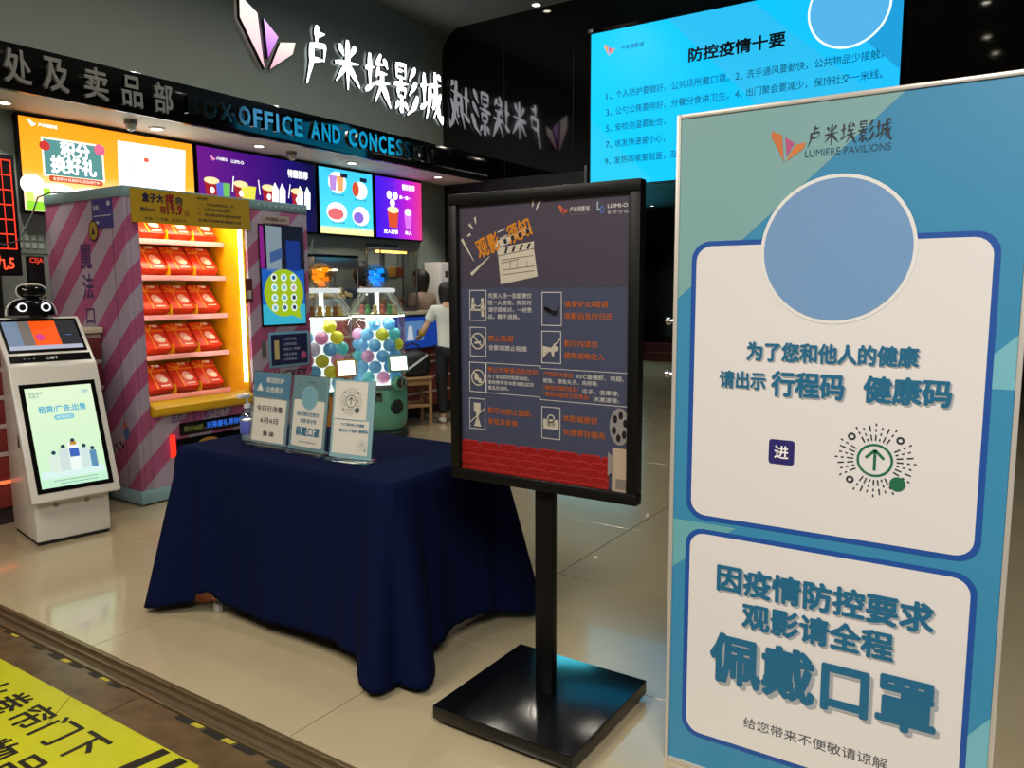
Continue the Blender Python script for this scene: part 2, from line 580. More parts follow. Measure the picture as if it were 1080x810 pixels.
# grey upper wall over the concession bay, its soffit and back wall
grey_wall = mat('grey_paint', '#767f7a', 0.55, noise=0.04, nscale=1.5)
wall_l = struct(box('wall_left', -6.62, -6.40, 0.2, 8.1, 0.0, 4.75, grey_wall))
soffit_m = mat('soffit_paint', '#d8ceb8', 0.6)
struct(box('ceiling_canopy', -6.40, -5.74, 0.2, 8.098, 2.785, 3.06, soffit_m))
struct(box('ceiling', -6.62, 5.0, -3.2, 8.1, 4.69, 4.85, mat('ceiling_paint', '#6b6c68', 0.7)))
struct(box('ceiling_far', -7.5, 5.0, 8.26, 16.0, 3.0, 3.2, mat('ceiling_dark', '#131314', 0.8)))
# black mirror-polished bulkhead facing the entrance, rounded where it meets the grey wall
mirror_m = mat('black_mirror', '#040405', 0.05, spec=0.6, coat=0.25)
prof = [(-6.40, 2.80), (5.0, 2.80), (5.0, 4.70), (-6.05, 4.70)]
prof += [(-6.05 - .35 * math.sin(R(a)), 4.35 + .35 * math.cos(R(a))) for a in (15, 30, 45, 60, 75, 90)]
wall_b = struct(prism('wall_mirror', prof, 'y', 8.10, 8.26, mirror_m))
seam_m = mat('panel_seam', '#000000', 0.8)
for sx in (-5.45, -4.5, -0.6, 0.6):
    box('panel_joint', sx - .004, sx + .004, 8.097, 8.101, 2.83, 4.68, seam_m, wall_b)
dark_m = mat('dark_wall', '#0d0c0d', 0.6)
struct(prism('wall_back', [(-6.62, 0), (-5.60, 0), (-5.60, 2.58), (5.0, 2.58), (5.0, 2.80), (-6.62, 2.80)], 'y', 8.10, 8.26, dark_m))
struct(box('wall_corner', -6.42, -6.05, 8.105, 8.25, 4.30, 4.69, mat('ceiling_paint', '#6b6c68')))
far_m = mat('far_wall', '#100f10', 0.35)
far = struct(box('wall_far', -9.0, 5.0, 15.0, 15.2, 0.0, 3.0, far_m))
for k in range(12):
    box('wall_panel', -8.9 + k * 1.15, -7.82 + k * 1.15, 14.96, 15.0, 0.5, 2.6, mat('far_panel', '#171314', 0.3), far, 0.004)
box('red_step', -9.0, 5.0, 14.55, 15.0, 0.0, 0.17, mat('red_carpet', '#4d1f22', 0.85, noise=0.2), far)
box('red_step', -9.0, 5.0, 14.8, 15.0, 0.17, 0.34, mat('red_carpet', '#4d1f22'), far)
lbx = thing('far_lightbox', 'cyan lit advert lightbox on the far dark wall behind the poster', 'lightbox', (-7.2, 14.47, 0))
box('housing', -8.95, -6.42, 14.40, 14.54, 0, 2.62, black_satin, lbx, .01)
box('lit_face', -8.89, -6.48, 14.39, 14.40, .30, 2.56, emat('#4fd8ee', 4.5), lbx)
struct(box('wall_right', 5.0, 5.2, -3.2, 16.0, 0.0, 4.85, mat('wall_brown', '#6a5d48', 0.6)))
struct(box('wall_front', -7.5, 5.2, -3.4, -3.2, 0.0, 4.85, mat('wall_brown', '#6a5d48')))
struct(box('ceiling_corridor', -7.5, -6.62, -3.2, 0.2, 3.6, 3.7, mat('ceiling_paint', '#6b6c68')))

# black fascia with the metal letters
fas = thing('fascia_sign', 'long glossy black fascia band carrying grey metal letters over the concession counter', 'sign', (-5.72, 4.2, 2.785))
box('fascia_panel', -5.74, -5.70, 0.2, 8.095, 2.775, 3.08, mat('fascia_black', '#08080a', 0.08, spec=0.9, coat=0.5), fas, 0.003)
ff = Fr(fas, (-5.70, 0, 0.1582), Y, Z, 0.001, 0.8909)
let_m = mat('letter_steel', '#8e8e8a', 0.35, 0.35, noise=0.1, nscale=6)
for ch, y0, y1 in (('售', 2.31, 2.50), ('票', 2.61, 2.80), ('处', 2.905, 3.095), ('及', 3.18, 3.37), ('卖', 3.492, 3.685), ('品', 3.80, 3.98), ('部', 4.085, 4.262)):
    ff.text(ch, y0, 2.985, y1, 3.235, let_m, 1, 0.02, 0.012, name='metal_letter')
let_d = mat('letter_mirror_steel', '#c4c8ca', 0.12, 1.0, noise=0.05, nscale=6)


def spaced(fr, s, u0, u1, v0, v1, m, n, bold, ext, gap=0.22):
    wid = {'I': 0.42, 'F': 0.82, 'E': 0.88, 'S': 0.92, 'N': 0.98, 'D': 0.98, 'O': 1.1, 'C': 1.02, 'A': 1.02, 'X': 0.98, 'B': 0.95}
    tot = sum(wid.get(c, 0.95) for c in s) + gap * (len(s) - 1)
    k = (u1 - u0) / tot; u = u0
    for c in s:
        wd = wid.get(c, 0.95) * k
        if c == 'I':
            fr.text(c, u + wd * .2, v0, u + wd * .8, v1, m, n, bold, ext, name='metal_letter')
        else:
            fr.text(c, u, v0, u + wd, v1, m, n, bold, ext, name='metal_letter')
        u += wd + gap * k


spaced(ff, 'BOX', 4.405, 4.875, 3.025, 3.185, let_d, 1, 0.03, 0.012)
spaced(ff, 'OFFICE', 4.945, 5.735, 3.022, 3.20, let_d, 1, 0.03, 0.012)
spaced(ff, 'AND', 5.845, 6.265, 3.025, 3.212, let_d, 1, 0.03, 0.012)
spaced(ff, 'CONCESSIONS', 6.385, 7.975, 3.03, 3.225, let_d, 1, 0.03, 0.012)

# lit channel letters and the faceted emblem
ls = thing('illuminated_sign', 'glowing white brush characters with pink faceted emblem on the grey wall', 'sign', (-6.4, 6.5, 3.5))
fl = Fr(ls, (-6.398, 0, 0), Y, Z, 0.001)
lit_w = emat('#f6f8ff', 3.6, 'channel_letter_glow'); rim = mat('letter_rim', '#3a3a3c', 0.4, 0.6)


def slab_on(fr, name, pts, n0, n1, m, m_side=None):
    A = [fr.pt(u, v, n0) for u, v in pts]; B = [fr.pt(u, v, n1) for u, v in pts]; n = len(pts)
    Fc = [tuple(range(n, 2 * n))] + [(i, (i + 1) % n, n + (i + 1) % n, n + i) for i in range(n)]
    o = new(name, A + B, Fc, m, fr.p)
    if m_side:
        o.data.materials.append(m_side)
        for p in o.data.polygons[1:]:
            p.material_index = 1
    return o


def emblem(fr, u, v, s, cols, n0, n1, emit=None):
    """three faceted shards: tall left one, small middle one, right one"""
    Lp = [(0.0, 0.86), (0.03, 1.0), (0.34, 0.85), (0.415, 0.12), (0.44, 0.0)]
    Mp = [(0.445, 0.78), (0.74, 0.56), (0.52, 0.17)]
    Rp = [(0.49, 0.02), (0.77, 0.50), (1.09, 0.55), (1.02, 0.36)]
    for nm, P, c in (('emblem_shard', Lp, cols[0]), ('emblem_shard', Mp, cols[1]), ('emblem_shard', Rp, cols[2])):
        slab_on(fr, nm, [(u + a * s, v + b * s) for a, b in P], n0, n1, c)


for nm, P, c1, c2 in (
        ('emblem_shard', [(4.985, 4.00), (4.99, 4.20), (5.19, 4.09), (5.238, 3.66), (5.255, 3.585)], '#fff4e6', '#f3b7c9'),
        ('emblem_shard', [(5.262, 4.06), (5.434, 3.93), (5.297, 3.70)], '#f0c4ff', '#b34fd0'),
        ('emblem_shard', [(5.312, 3.60), (5.455, 3.885), (5.648, 3.93), (5.607, 3.81)], '#fdf0e0', '#f0a9c4')):
    cz = [p[1] for p in P]
    g = glow_ramp('emblem_glow_%s' % c2[1:], [(0.0, c2), (1.0, c1)], 'Z', 1.15, min(cz) - 3.5, max(cz) - 3.5)
    slab_on(fl, nm, P, 0.015, 0.06, g, rim)
for ch, y0, y1, z0, z1 in (('卢', 5.775, 6.12, 3.57, 4.17), ('米', 6.18, 6.57, 3.61, 4.13), ('埃', 6.65, 7.06, 3.55, 4.11), ('影', 7.12, 7.545, 3.53, 4.10), ('城', 7.60, 8.03, 3.53, 4.12)):
    brush_char(fl, ch, y0, z0, y1, z1, lit_w, 18, .125, .035, 'channel_letter', rim)

# =================================================================== MENU SCREENS
SX, SK, SO = -6.335, 0.8836, 0.1688


def screen(name, label, y0, y1, z0, z1, face, cat='screen'):
    ya, yb, za, zb_ = y0 * SK, y1 * SK, z0 * SK + SO, z1 * SK + SO
    t = thing(name, label, cat, (SX - .03, (ya + yb) / 2, za), group='menu screens above the counter')
    box('casing', SX - 0.062, SX - 0.004, ya, yb, za, zb_, black_satin, t, .004)
    f = Fr(t, (SX, 0, 0), Y, Z, 0.0015)
    d = box_on(f, 'display', ya + .016, za + .016, yb - .016, zb_ - .016, -.004, 0.0, face)
    return t, Fr(d, (SX, 0, SO), Y, Z, 0.0015, SK)


ES = 1.5
org = glow_ramp('orange_screen', [(0, '#ffe9c0'), (0.22, '#ffd9a0'), (0.45, '#ff9d28'), (1, '#f58a16')], 'Z', 1.55, 0, 0.725)
t, f = screen('menu_screen', 'wide orange lit menu screen with white panel and points lettering', 3.33, 5.0, 2.12, 2.94, org)
we = emat('#ffffff', 2.2)
f.poly('white_panel', [(4.18, 2.30), (4.86, 2.30), (4.90, 2.85), (4.20, 2.84)], we, 1)
f.rect('teal_board', 3.53, 2.46, 4.04, 2.76, emat('#5f9a98', 1.0), 1)
f.frame('board_rim', 3.515, 2.445, 4.055, 2.775, .015, emat('#fff2d8', 1.6), 2)
f.text('积分', 3.67, 2.62, 3.93, 2.76, emat('#ffffff', 1.9), 3, 0.04)
f.text('换好礼', 3.58, 2.48, 3.98, 2.63, emat('#ffffff', 1.9), 3, 0.04)
f.rrect('red_ribbon', 3.56, 2.405, 4.03, 2.455, .015, emat('#d4552e', 1.0), 3)
f.text('会员积分兑换好礼活动进行中', 3.59, 2.415, 4.0, 2.445, emat('#fff0d8', 1.5), 4, 0.0)
f.text('卢米埃影城', 3.50, 2.855, 3.66, 2.885, emat('#ffffff', 1.6), 2, 0.02)
emblem(f, 3.42, 2.845, .06, [emat('#ffffff', 1.6)] * 3, .001, .003)
f.ell('cloud_shape', 3.42, 2.36, .10, .09, emat('#fff3e2', 1.7), 1)
f.ell('cloud_shape', 3.62, 2.32, .16, .07, emat('#fff3e2', 1.7), 2)
f.ell('cloud_shape', 3.95, 2.30, .22, .08, emat('#fff3e2', 1.7), 1)
f.rect('green_block', 3.36, 2.14, 3.62, 2.22, emat('#8fd830', 1.2), 3)
f.rect('green_block', 3.36, 2.22, 3.42, 2.30, emat('#c9e86a', 1.3), 3)
f.rect('green_block', 3.50, 2.22, 3.56, 2.34, emat('#a6e23c', 1.3), 3)
f.ell('red_flower', 3.54, 2.70, .045, .04, emat('#d63a38', 1.0), 4)
f.ell('pink_flower', 4.02, 2.73, .05, .05, emat('#ee6f96', 1.0), 4)
for k, (u, v) in enumerate(((4.33, 2.60), (4.46, 2.62), (4.55, 2.62), (4.62, 2.61), (4.70, 2.60), (4.78, 2.60))):
    f.rect('price_mark', u, v, u + .012, v + .03, emat('#c9a99a', 1.0), 2)
f.rect('price_mark', 4.45, 2.68, 4.50, 2.72, emat('#e2603a', 1.1), 2)
for u in (4.30, 4.56, 4.70):
    f.text('热卖', u, 2.46, u + .08, 2.49, emat('#d88a80', 1.1), 2)

pur = glow_ramp('purple_screen', [(0, '#8a1fb0'), (0.4, '#5d13a0'), (0.75, '#24128a'), (1, '#0a0a4a')], 'Y', 0.6, -0.71, 0.71)
t, f = screen('menu_screen', 'dark purple lit menu screen showing popcorn buckets and drinks', 5.02, 6.63, 2.12, 2.94, pur)
f.text('卢米埃影城', 5.26, 2.805, 5.39, 2.84, emat('#ffffff', 1.2), 2, 0.02)
emblem(f, 5.19, 2.79, .055, [emat('#f29ac0', 1.1)] * 3, .001, .003)
f.text('LUMI-O', 5.44, 2.80, 5.60, 2.835, emat('#ffffff', 1.2), 2, 0.02)
f.text('特惠推荐', 6.20, 2.735, 6.50, 2.83, emat('#ffffff', 1.4), 2, 0.035)


def bucket(f, u, v, s, body, top, nm='popcorn_picture'):
    f.poly(nm, [(u + .14 * s, v), (u + .86 * s, v), (u + s, v + s), (u, v + s)], body, 1)
    f.ell(nm, u + s / 2, v + s * 1.05, s * .52, s * .2, top, 2, 16)


redb = emat('#b0202c', 0.9); crm = emat('#f2d9a0', 1.2); whi = emat('#f6f6fa', 1.3)
for u in (5.10, 5.46, 5.83, 6.24):
    bucket(f, u, 2.40, .18, redb, crm)
    f.ell('emblem_dot', u + .09, 2.49, .03, .035, whi, 3, 12)
for u, c in ((5.25, '#5a6ad0'), (5.33, '#70c060')):
    f.poly('cup_picture', [(u, 2.40), (u + .07, 2.40), (u + .085, 2.58), (u - .01, 2.58)], emat(c, 1.0), 2)
f.poly('carton_picture', [(5.57, 2.40), (5.72, 2.40), (5.75, 2.58), (5.55, 2.58)], emat('#e2dc4a', 1.1), 2)
for u in (5.96, 6.06, 6.32, 6.43):
    f.poly('bag_picture', [(u, 2.40), (u + .09, 2.40), (u + .10, 2.58), (u + .05, 2.66), (u + .01, 2.58)], whi, 2)
for u, a in ((5.44, .02), (5.80, -.015), (6.20, .03)):
    f.line('light_streak', (u, 2.50), (u + a, 2.66), .012, whi, 2)

cya = glow_ramp('cyan_screen', [(0, '#fff0a0'), (0.10, '#f8f0b0'), (0.14, '#50d8ec'), (1, '#3cc4f0')], 'Z', 1.15, 0.0, .725)
t, f = screen('menu_screen', 'bright cyan lit menu screen with four snack pictures', 6.66, 7.60, 2.12, 2.94, cya)
for u, v, c in ((6.85, 2.66, '#b98ad8'), (6.97, 2.66, '#e8a86a')):
    f.poly('cup_picture', [(u, v), (u + .09, v), (u + .11, v + .18), (u - .015, v + .18)], emat(c, 1.1), 2)
f.ell('snack_backing', 6.97, 2.76, .15, .13, emat('#f4fbff', 1.5), 1)
f.ell('snack_backing', 7.36, 2.70, .13, .11, emat('#eefcff', 1.4), 1)
f.ell('snack_picture', 7.28, 2.71, .06, .09, emat('#d8502e', 1.0), 2)
f.ell('snack_picture', 7.40, 2.68, .05, .07, emat('#f0f0f0', 1.4), 2)
f.ell('snack_backing', 6.95, 2.40, .17, .12, emat('#f8f4ff', 1.4), 1)
f.ell('snack_picture', 6.93, 2.38, .13, .07, emat('#e06a70', 1.1), 2)
f.ell('snack_backing', 7.36, 2.38, .15, .12, emat('#f8f4ff', 1.4), 1)
f.ell('snack_picture', 7.32, 2.36, .09, .07, emat('#8a6ad8', 1.1), 2)
f.rect('price_flag', 7.02, 2.83, 7.14, 2.88, emat('#20304a', .6), 3)
f.rect('price_flag', 7.36, 2.81, 7.48, 2.86, emat('#20304a', .6), 3)
f.text('卢米埃影城', 6.80, 2.885, 6.90, 2.905, emat('#1e7aa8', .8), 2)
for u, v in ((6.86, 2.60), (7.25, 2.57), (6.86, 2.265), (7.25, 2.25)):
    f.text('超值套餐', u, v, u + .22, v + .022, emat('#2a7fae', .8), 2)

vio = glow_ramp('violet_screen', [(0, '#3a1cf0'), (0.35, '#6a20f0'), (0.7, '#d020d8'), (1, '#f04070')], 'Y', 0.95, -.44, .44)
t, f = screen('menu_screen', 'violet and magenta lit menu screen at the end of the row', 7.63, 8.58, 2.12, 2.94, vio)
f.text('精彩推荐', 8.16, 2.79, 8.42, 2.87, emat('#fff0f8', 1.5), 2, .03)
f.text('买一送一', 8.10, 2.665, 8.34, 2.715, emat('#ffffff', 1.5), 2, .03)
for u, v in ((7.90, 2.70), (8.02, 2.70), (7.96, 2.60)):
    f.ell('petal_shape', u, v, .05, .055, emat('#fbeaff', 1.5), 2, 14)
bucket(f, 7.86, 2.28, .22, emat('#d8502e', 1.1), emat('#f8e0b0', 1.3))
f.poly('cup_picture', [(8.22, 2.28), (8.32, 2.28), (8.35, 2.48), (8.19, 2.48)], emat('#d070f0', 1.2), 2)
f.ell('cup_picture', 8.27, 2.50, .07, .05, emat('#fbe0ff', 1.4), 3, 16)
f.text('双人套餐', 7.78, 2.195, 8.06, 2.25, emat('#ffffff', 1.5), 2, .03)
f.text('单人', 8.20, 2.195, 8.34, 2.25, emat('#ffffff', 1.5), 2, .03)

# =================================================================== LED WALL SCREEN
led = thing('led_wall_screen', 'huge bright cyan LED screen with black Chinese notice lines on the black wall', 'screen', (-2.65, 8.06, 2.6))
box('casing', -4.255, -1.08, 8.034, 8.098, 2.585, 4.265, black_satin, led, .004)
fL = Fr(led, (0, 8.03, 0), X, Z, 0.002)
LE = 1.0
led_b = glow_ramp('led_blue', [(0, '#00c6fb'), (0.5, '#00b9f8'), (1, '#1fb4f0')], 'X', 1.12, -1.6, 1.6)
fL = fL.on(box_on(fL, 'display', -4.235, 2.597, -1.10, 4.25, -.003, 0.0, led_b))
led_lt = emat('#24d0fb', .95)
fL.poly('pale_triangle', [(-4.234, 2.598), (-3.46, 2.598), (-4.234, 3.33)], led_lt, 1)
fL.poly('pale_triangle', [(-3.33, 4.248), (-2.45, 4.248), (-1.10, 3.0), (-1.10, 2.598), (-1.75, 2.598)], emat('#2bc0f4', .95), 1)
fL.poly('deep_triangle', [(-1.102, 3.40), (-1.102, 4.248), (-1.95, 4.248)], emat('#1f9fdc', .95), 2)
led_k = emat('#06202c', .25); led_t = emat('#0a6f9c', .6)
fL.text('防控疫情十要', -3.10, 3.77, -2.12, 3.915, led_k, 4, 0.035, name='title_lettering')
fL.text('卢米埃影城', -3.87, 4.02, -3.60, 4.07, emat('#0c6a98', .5), 4, .01)
emblem(fL, -4.07, 3.99, .12, [emat('#f2a04a', 1.0), emat('#e0508a', 1.0), emat('#f08a5a', 1.0)], .006, .010)
for s, u0, u1, v in (
        ('1、个人防护要做好，', -4.04, -3.34, 3.52), ('公共场所戴口罩。', -3.28, -2.66, 3.52), ('2、洗手通风要勤快，', -2.60, -1.90, 3.52), ('公共物品少接触。', -1.84, -1.24, 3.52),
        ('3、公勺公筷要用好，', -4.04, -3.34, 3.345), ('分餐分食讲卫生。', -3.28, -2.66, 3.345), ('4、出门聚会要减少，', -2.60, -1.90, 3.345), ('保持社交一米线。', -1.84, -1.24, 3.345),
        ('5、安检测温要配合，', -4.04, -3.34, 3.175), ('7、收发快递要小心，', -4.04, -3.34, 3.0), ('9、发热咳嗽要就医，及', -4.05, -3.20, 2.82)):
    if s[1] == '、':
        fL.text(s[0] + '、', u0, v, u0 + .075, v + .075, led_t, 4, .008)
        s, u0 = s[2:], u0 + .115
    fL.text(s, u0, v, u1, v + .085, led_t, 4, .008)
fL.ell('round_badge', -1.555, 4.02, .365, .365, emat('#e8fbff', 1.1), 4, 40)
fL.ell('badge_face', -1.555, 4.02, .345, .345, emat('#55b4ea', .95), 5, 40)
box('cable_duct', -4.33, -4.30, 8.06, 8.098, 2.60, 2.85, mat('duct_grey', '#5c6468', .4), led, .004)
pj = thing('screen_bracket', 'thin dark bracket fixed above the LED screen corner', 'bracket', (-3.95, 8.05, 4.27))
box('bracket_bar', -4.10, -3.68, 8.04, 8.095, 4.268, 4.30, black_satin, pj, .003)
box('bracket_lamp', -4.28, -4.22, 8.03, 8.095, 4.268, 4.31, grey_metal, pj, .003)

# =================================================================== LIGHT FITTINGS
dl_glow = emat('#fff4e2', 14, 'downlight_glow')


def downlight(x, y, z, label, group, power=0, r=.045, spot=95):
    t = thing('downlight', label, 'downlight', (x, y, z), group=group)
    lathe('trim_ring', [(r, 0), (r + .018, 0), (r + .018, -.008), (r, -.012), (r, 0)], mat('ring_white', '#d8d4cc', .4), t, (x, y, z), 20)
    lathe('lamp_face', [(0, -.004), (r * .95, -.004)], dl_glow, t, (x, y, z), 20)
    if power:
        l = bpy.data.lights.new('downlight_beam', 'SPOT'); l.energy = power; l.spot_size = R(spot); l.spot_blend = .6
        l.color = (1, .92, .78); l.shadow_soft_size = r
        lo = bpy.data.objects.new('downlight_beam', l); COL.objects.link(lo); lo.parent = t; lo.location = (0, 0, -.02)
    return t


for x, y, lb in ((-6.13, 2.77, 'recessed downlight in the soffit at the far left end'), (-6.09, 3.91, 'recessed downlight in the soffit above the orange screen'),
                 (-6.04, 4.90, 'recessed downlight in the soffit above the purple screen'), (-6.05, 6.1, 'recessed downlight in the soffit above the cyan screen'), (-5.95, 7.42, 'recessed downlight in the soffit beside the black wall')):
    downlight(x, y, 2.784, lb, 'soffit downlights', 34)
for x, y in ((-4.3, 2.4), (-4.3, 4.6), (-4.3, 6.7)):  # out-of-view lamps added to brighten the grey wall
    downlight(x, y, 4.689, 'unseen hall ceiling downlight added to brighten the grey sign wall', 'added hall downlights by the sign wall', 95, spot=168)
for x, y in ((-2.2, 3.6), (-2.2, 6.3)):  # unseen lamps added as general light for the hall
    downlight(x, y, 4.689, 'unseen hall ceiling downlight added to light the open floor', 'added hall downlights over the floor', 60, spot=120)
downlight(-4.92, 7.98, 4.689, 'small ceiling downlight close to the black wall', 'hall ceiling downlights')
for x, y in ((-0.67, 3.92), (-0.62, 5.37), (-0.60, 3.03)):
    downlight(x, y, 4.689, 'round hall ceiling downlight mirrored in the black wall', 'hall ceiling downlights')
for x, y, lb in ((-6.02, 13.9, 'tiny far downlight seen just right of the poster frame'), (-5.76, 11.2, 'tiny far downlight low beside the standing board')):
    downlight(x, y, 2.999, lb, 'far hall downlights', 70, .03)


def dome_camera(x, y, label):
    t = thing('dome_camera', label, 'security camera', (x, y, 2.784), group='soffit security cameras')
    lathe('mount', [(0, 0), (.05, 0), (.05, -.03), (.044, -.035), (0, -.035)], mat('cam_grey', '#6f6d66', .4), t, (x, y, 2.784), 20)
    lathe('dome', [(.042, -.035), (.04, -.055), (.028, -.075), (0, -.083)], mat('dome_smoke', '#b8b2a4', .1, spec=.8), t, (x, y, 2.784), 20)
    lathe('lens', [(0, -.080), (.012, -.083), (0, -.090)], black_gloss, t, (x, y, 2.784), 12)


dome_camera(-5.98, 3.62, 'dome security camera under the soffit over the orange screen')
dome_camera(-6.06, 5.30, 'dome security camera under the soffit near the cyan screen')

# =================================================================== COUNTER
for k, (cx0, cx1, y0, y1) in enumerate(((-5.99, -5.25, 0.4, 1.55), (-5.99, -5.25, 1.55, 2.87), (-6.36, -5.76, 4.55, 6.0), (-5.98, -5.76, 6.0, 7.0), (-5.98, -5.76, 7.0, 8.05))):
    t = thing('counter_unit', ['dark red slatted ticket counter unit at the far left end', 'dark red slatted ticket counter unit behind the white robot kiosk', 'dark red slatted counter unit behind the capsule machines',
                               'dark red slatted counter unit behind the wooden stool', 'dark red slatted counter unit in front of the beige shirted staff'][k], 'counter', ((cx0 + cx1) / 2, (y0 + y1) / 2, 0), group='concession counter units')
    box('carcass', cx0, cx1 - .03, y0 + .002, y1 - .002, 0.0, 1.17, mat('counter_carcass', '#2a1c1a', .5), t)
    for j in range(6):
        z0 = 0.11 + j * 0.176
        box('front_panel', cx1 - .03, cx1 - .008, y0 + .002, y1 - .002, z0, z0 + .145, mat('counter_red', '#7a302e', .35, noise=.1), t, .003)
        box('pale_strip', cx1 - .03, cx1 - .002, y0 + .002, y1 - .002, z0 + .147, z0 + .174, mat('counter_strip', '#b8a49a', .35), t, .002)
    box('plinth', cx0, cx1 - .06, y0 + .002, y1 - .002, 0, .10, black_matt, t)
cst = mat('cream_stone', '#d8cdb2', .2, noise=.06)
for a_, lb in (((-5.995, -5.22, .4, 2.872), 'cream stone worktop on the ticket counter behind the robot kiosk'), ((-6.38, -5.73, 4.55, 6.0), 'cream stone worktop under the popcorn cabinet'), ((-5.99, -5.73, 6.0, 8.05), 'narrow cream stone worktop in front of the staff')):
    o = box('stone_worktop', a_[0], a_[1], a_[2] + .001, a_[3] - .001, 1.171, 1.21, cst, None, .005); tag(o, lb, 'worktop', 'concession worktops')
strip = box('orange_light_strip', -5.2505, -5.245, 1.7, 2.70, .263, .282, emat('#ff6a3a', 1.6)); tag(strip, 'thin orange light strip low on the counter front', 'light strip')

# red LED boards left of the vending machine
lb = thing('led_schedule_board', 'tall black showtimes board with red grid lines at the picture edge', 'display board', (-5.93, 2.35, 1.211))
box('board_body', -5.96, -5.90, 1.85, 2.705, 1.56, 2.385, black_satin, lb, .005)
for y in (2.0, 2.55):
    box('board_post', -5.945, -5.915, y - .02, y + .02, 1.211, 1.56, black_satin, lb)
fb = Fr(lb, (-5.90, 0, 0), Y, Z, .001)
rl = emat('#ff3a22', 1.5)
for k in range(7):
    fb.line('red_line', (1.90, 2.345 - k * .10), (2.682, 2.345 - k * .10), .008, rl, 1)
fb.line('red_line', (2.678, 1.745), (2.678, 2.345), .008, rl, 1)
fb.line('red_line', (2.62, 1.745), (2.62, 2.345), .005, rl, 1)
fb.text('九5', 2.53, 1.60, 2.655, 1.70, emat('#ff4a2a', 1.8), 1, .02)
lb2 = thing('led_ticker_box', 'small black box with a red LED line beside the vending machine', 'display', (-5.96, 2.82, 1.211))
box('ticker_body', -5.985, -5.935, 2.765, 2.868, 1.211, 1.70, black_satin, lb2, .004)
fb = Fr(lb2, (-5.935, 0, 0), Y, Z, .001)
fb.text('C5JA', 2.772, 1.645, 2.862, 1.69, emat('#e84028', 1.2), 1, .01)
fw_ = thing('wall_notice', 'faint grey notice plate on the grey wall under the orange screen', 'notice', (-6.395, 3.0, 1.7))
fn = Fr(fw_, (-6.398, 0, 0), Y, Z, .001)
box_on(fn, 'notice_plate', 2.88, 1.74, 3.13, 1.91, 0.0, .004, mat('notice_plate', '#6d7c74', .5))
for k in range(2):
    for j in range(4):
        fn.rect('notice_mark', 2.91 + j * .05, 1.84 - k * .06, 2.945 + j * .05, 1.88 - k * .06, mat('notice_mark', '#93a49a', .5), 8)
for k, (y0, lbk) in enumerate(((6.64, 'dark framed paper notice under the cyan screen'), (6.92, 'dark framed paper notice under the violet screen'))):
    t = thing('paper_notice', lbk, 'notice', (-6.39, y0 + .12, 1.6), group='notices on the wall')
    box('backing', -6.398, -6.388, y0, y0 + .25, 1.60, 1.985, mat('notice_dark', '#3d4644', .5), t)
    box('sheet', -6.388, -6.385, y0 + .015, y0 + .235, 1.62, 1.94, mat('notice_grey', '#8e9a98', .6), t)

# loose cable from the wall to the vending machine
tag(tube('hanging_cable', [(-5.88, 2.5, 1.80), (-5.87, 2.58, 1.77), (-5.88, 2.68, 1.80), (-5.92, 2.80, 1.98), (-5.955, 2.87, 2.12), (-5.90, 2.93, 2.155), (-5.72, 3.0, 2.142), (-5.2, 3.0, 2.138)], .006, mat('cable', '#4a4e50', .5)),
    'thin dark cable drooping from the display board to the vending machine top', 'cable')

# =================================================================== VENDING MACHINE
vx, vb, vy0, vy1, vh = -4.91, -5.92, 2.89, 4.425, 2.13
vm = thing('vending_machine', 'pink and lavender striped vending machine with lit yellow shelves of red boxes', 'vending machine', ((vx + vb) / 2, (vy0 + vy1) / 2, 0))
stripe = stripe_mat('candy_stripe', '#a092a4', '#a05078', 0.232, (0.62, 0.62, -0.70), duty=.52)
teal = mat('vending_teal', '#7ea0a6', .45, noise=.05)
wy0, wy1, wz0, wz1 = 2.985, 3.815, 0.66, 1.905
zt, zb = 2.06, .105
box('side_panel', vb, vx - .0, vy0, vy0 + .03, zb, zt, stripe, vm, .006)
box('side_panel', vb, vx, vy1 - .03, vy1, zb, zt, stripe, vm, .006)
box('back_panel', vb, vb + .03, vy0 + .03, vy1 - .03, zb, zt, stripe, vm)
tb_ = box('top_band', vb, vx + .004, vy0 - .004, vy1 + .004, zt, vh, teal, vm, .006)
box('bottom_band', vb, vx + .004, vy0 - .004, vy1 + .004, 0.012, zb, teal, vm, .006)
for k in range(7):
    lathe('rivet_dot', [(0, .002), (.008, .001), (.010, 0)], mat('dot_pale', '#c8d4c0', .5), vm, (0, 0, 0), 10,
          Matrix.Translation((-5.75 + k * .13, vy0 - .004, .055)) @ Matrix.Rotation(R(90), 4, 'X'))
for k in range(9):
    lathe('rivet_dot', [(0, .002), (.007, .001), (.009, 0)], mat('dot_pale', '#c8d4c0', .5), vm, (0, 0, 0), 10,
          Matrix.Translation((vx + .004, 3.95 + k * .055, 2.095)) @ Matrix.Rotation(R(90), 4, 'Y'))
box('front_post', vx - .03, vx, vy0 + .03, wy0, zb, zt, stripe, vm, .003)
box('lower_front', vx - .03, vx, wy0, wy1 + .02, zb, wz0 - .06, stripe, vm)
box('control_panel', vx - .03, vx, wy1 + .02, vy1 - .03, zb, zt, stripe, vm, .002)
box('window_header', vx - .03, vx - .002, wy0, wy1 + .02, wz1, zt, mat('vend_yellow', '#c89a12', .4), vm)
vy_m = mat('vend_yellow_in', '#e8b010', .35)
box('interior_side', vb + .25, vx - .03, wy1, wy1 + .018, wz0, 2.03, vy_m, vm)
box('interior_side', vb + .25, vx - .03, wy0 - .045, wy0 - .03, wz0, 2.03, vy_m, vm)
box('interior_back', vb + .24, vb + .25, wy0 - .045, wy1 + .018, wz0, 2.03, vy_m, vm)
box('interior_top', vb + .25, vx - .03, wy0 - .03, wy1, 2.03, 2.042, vy_m, vm)
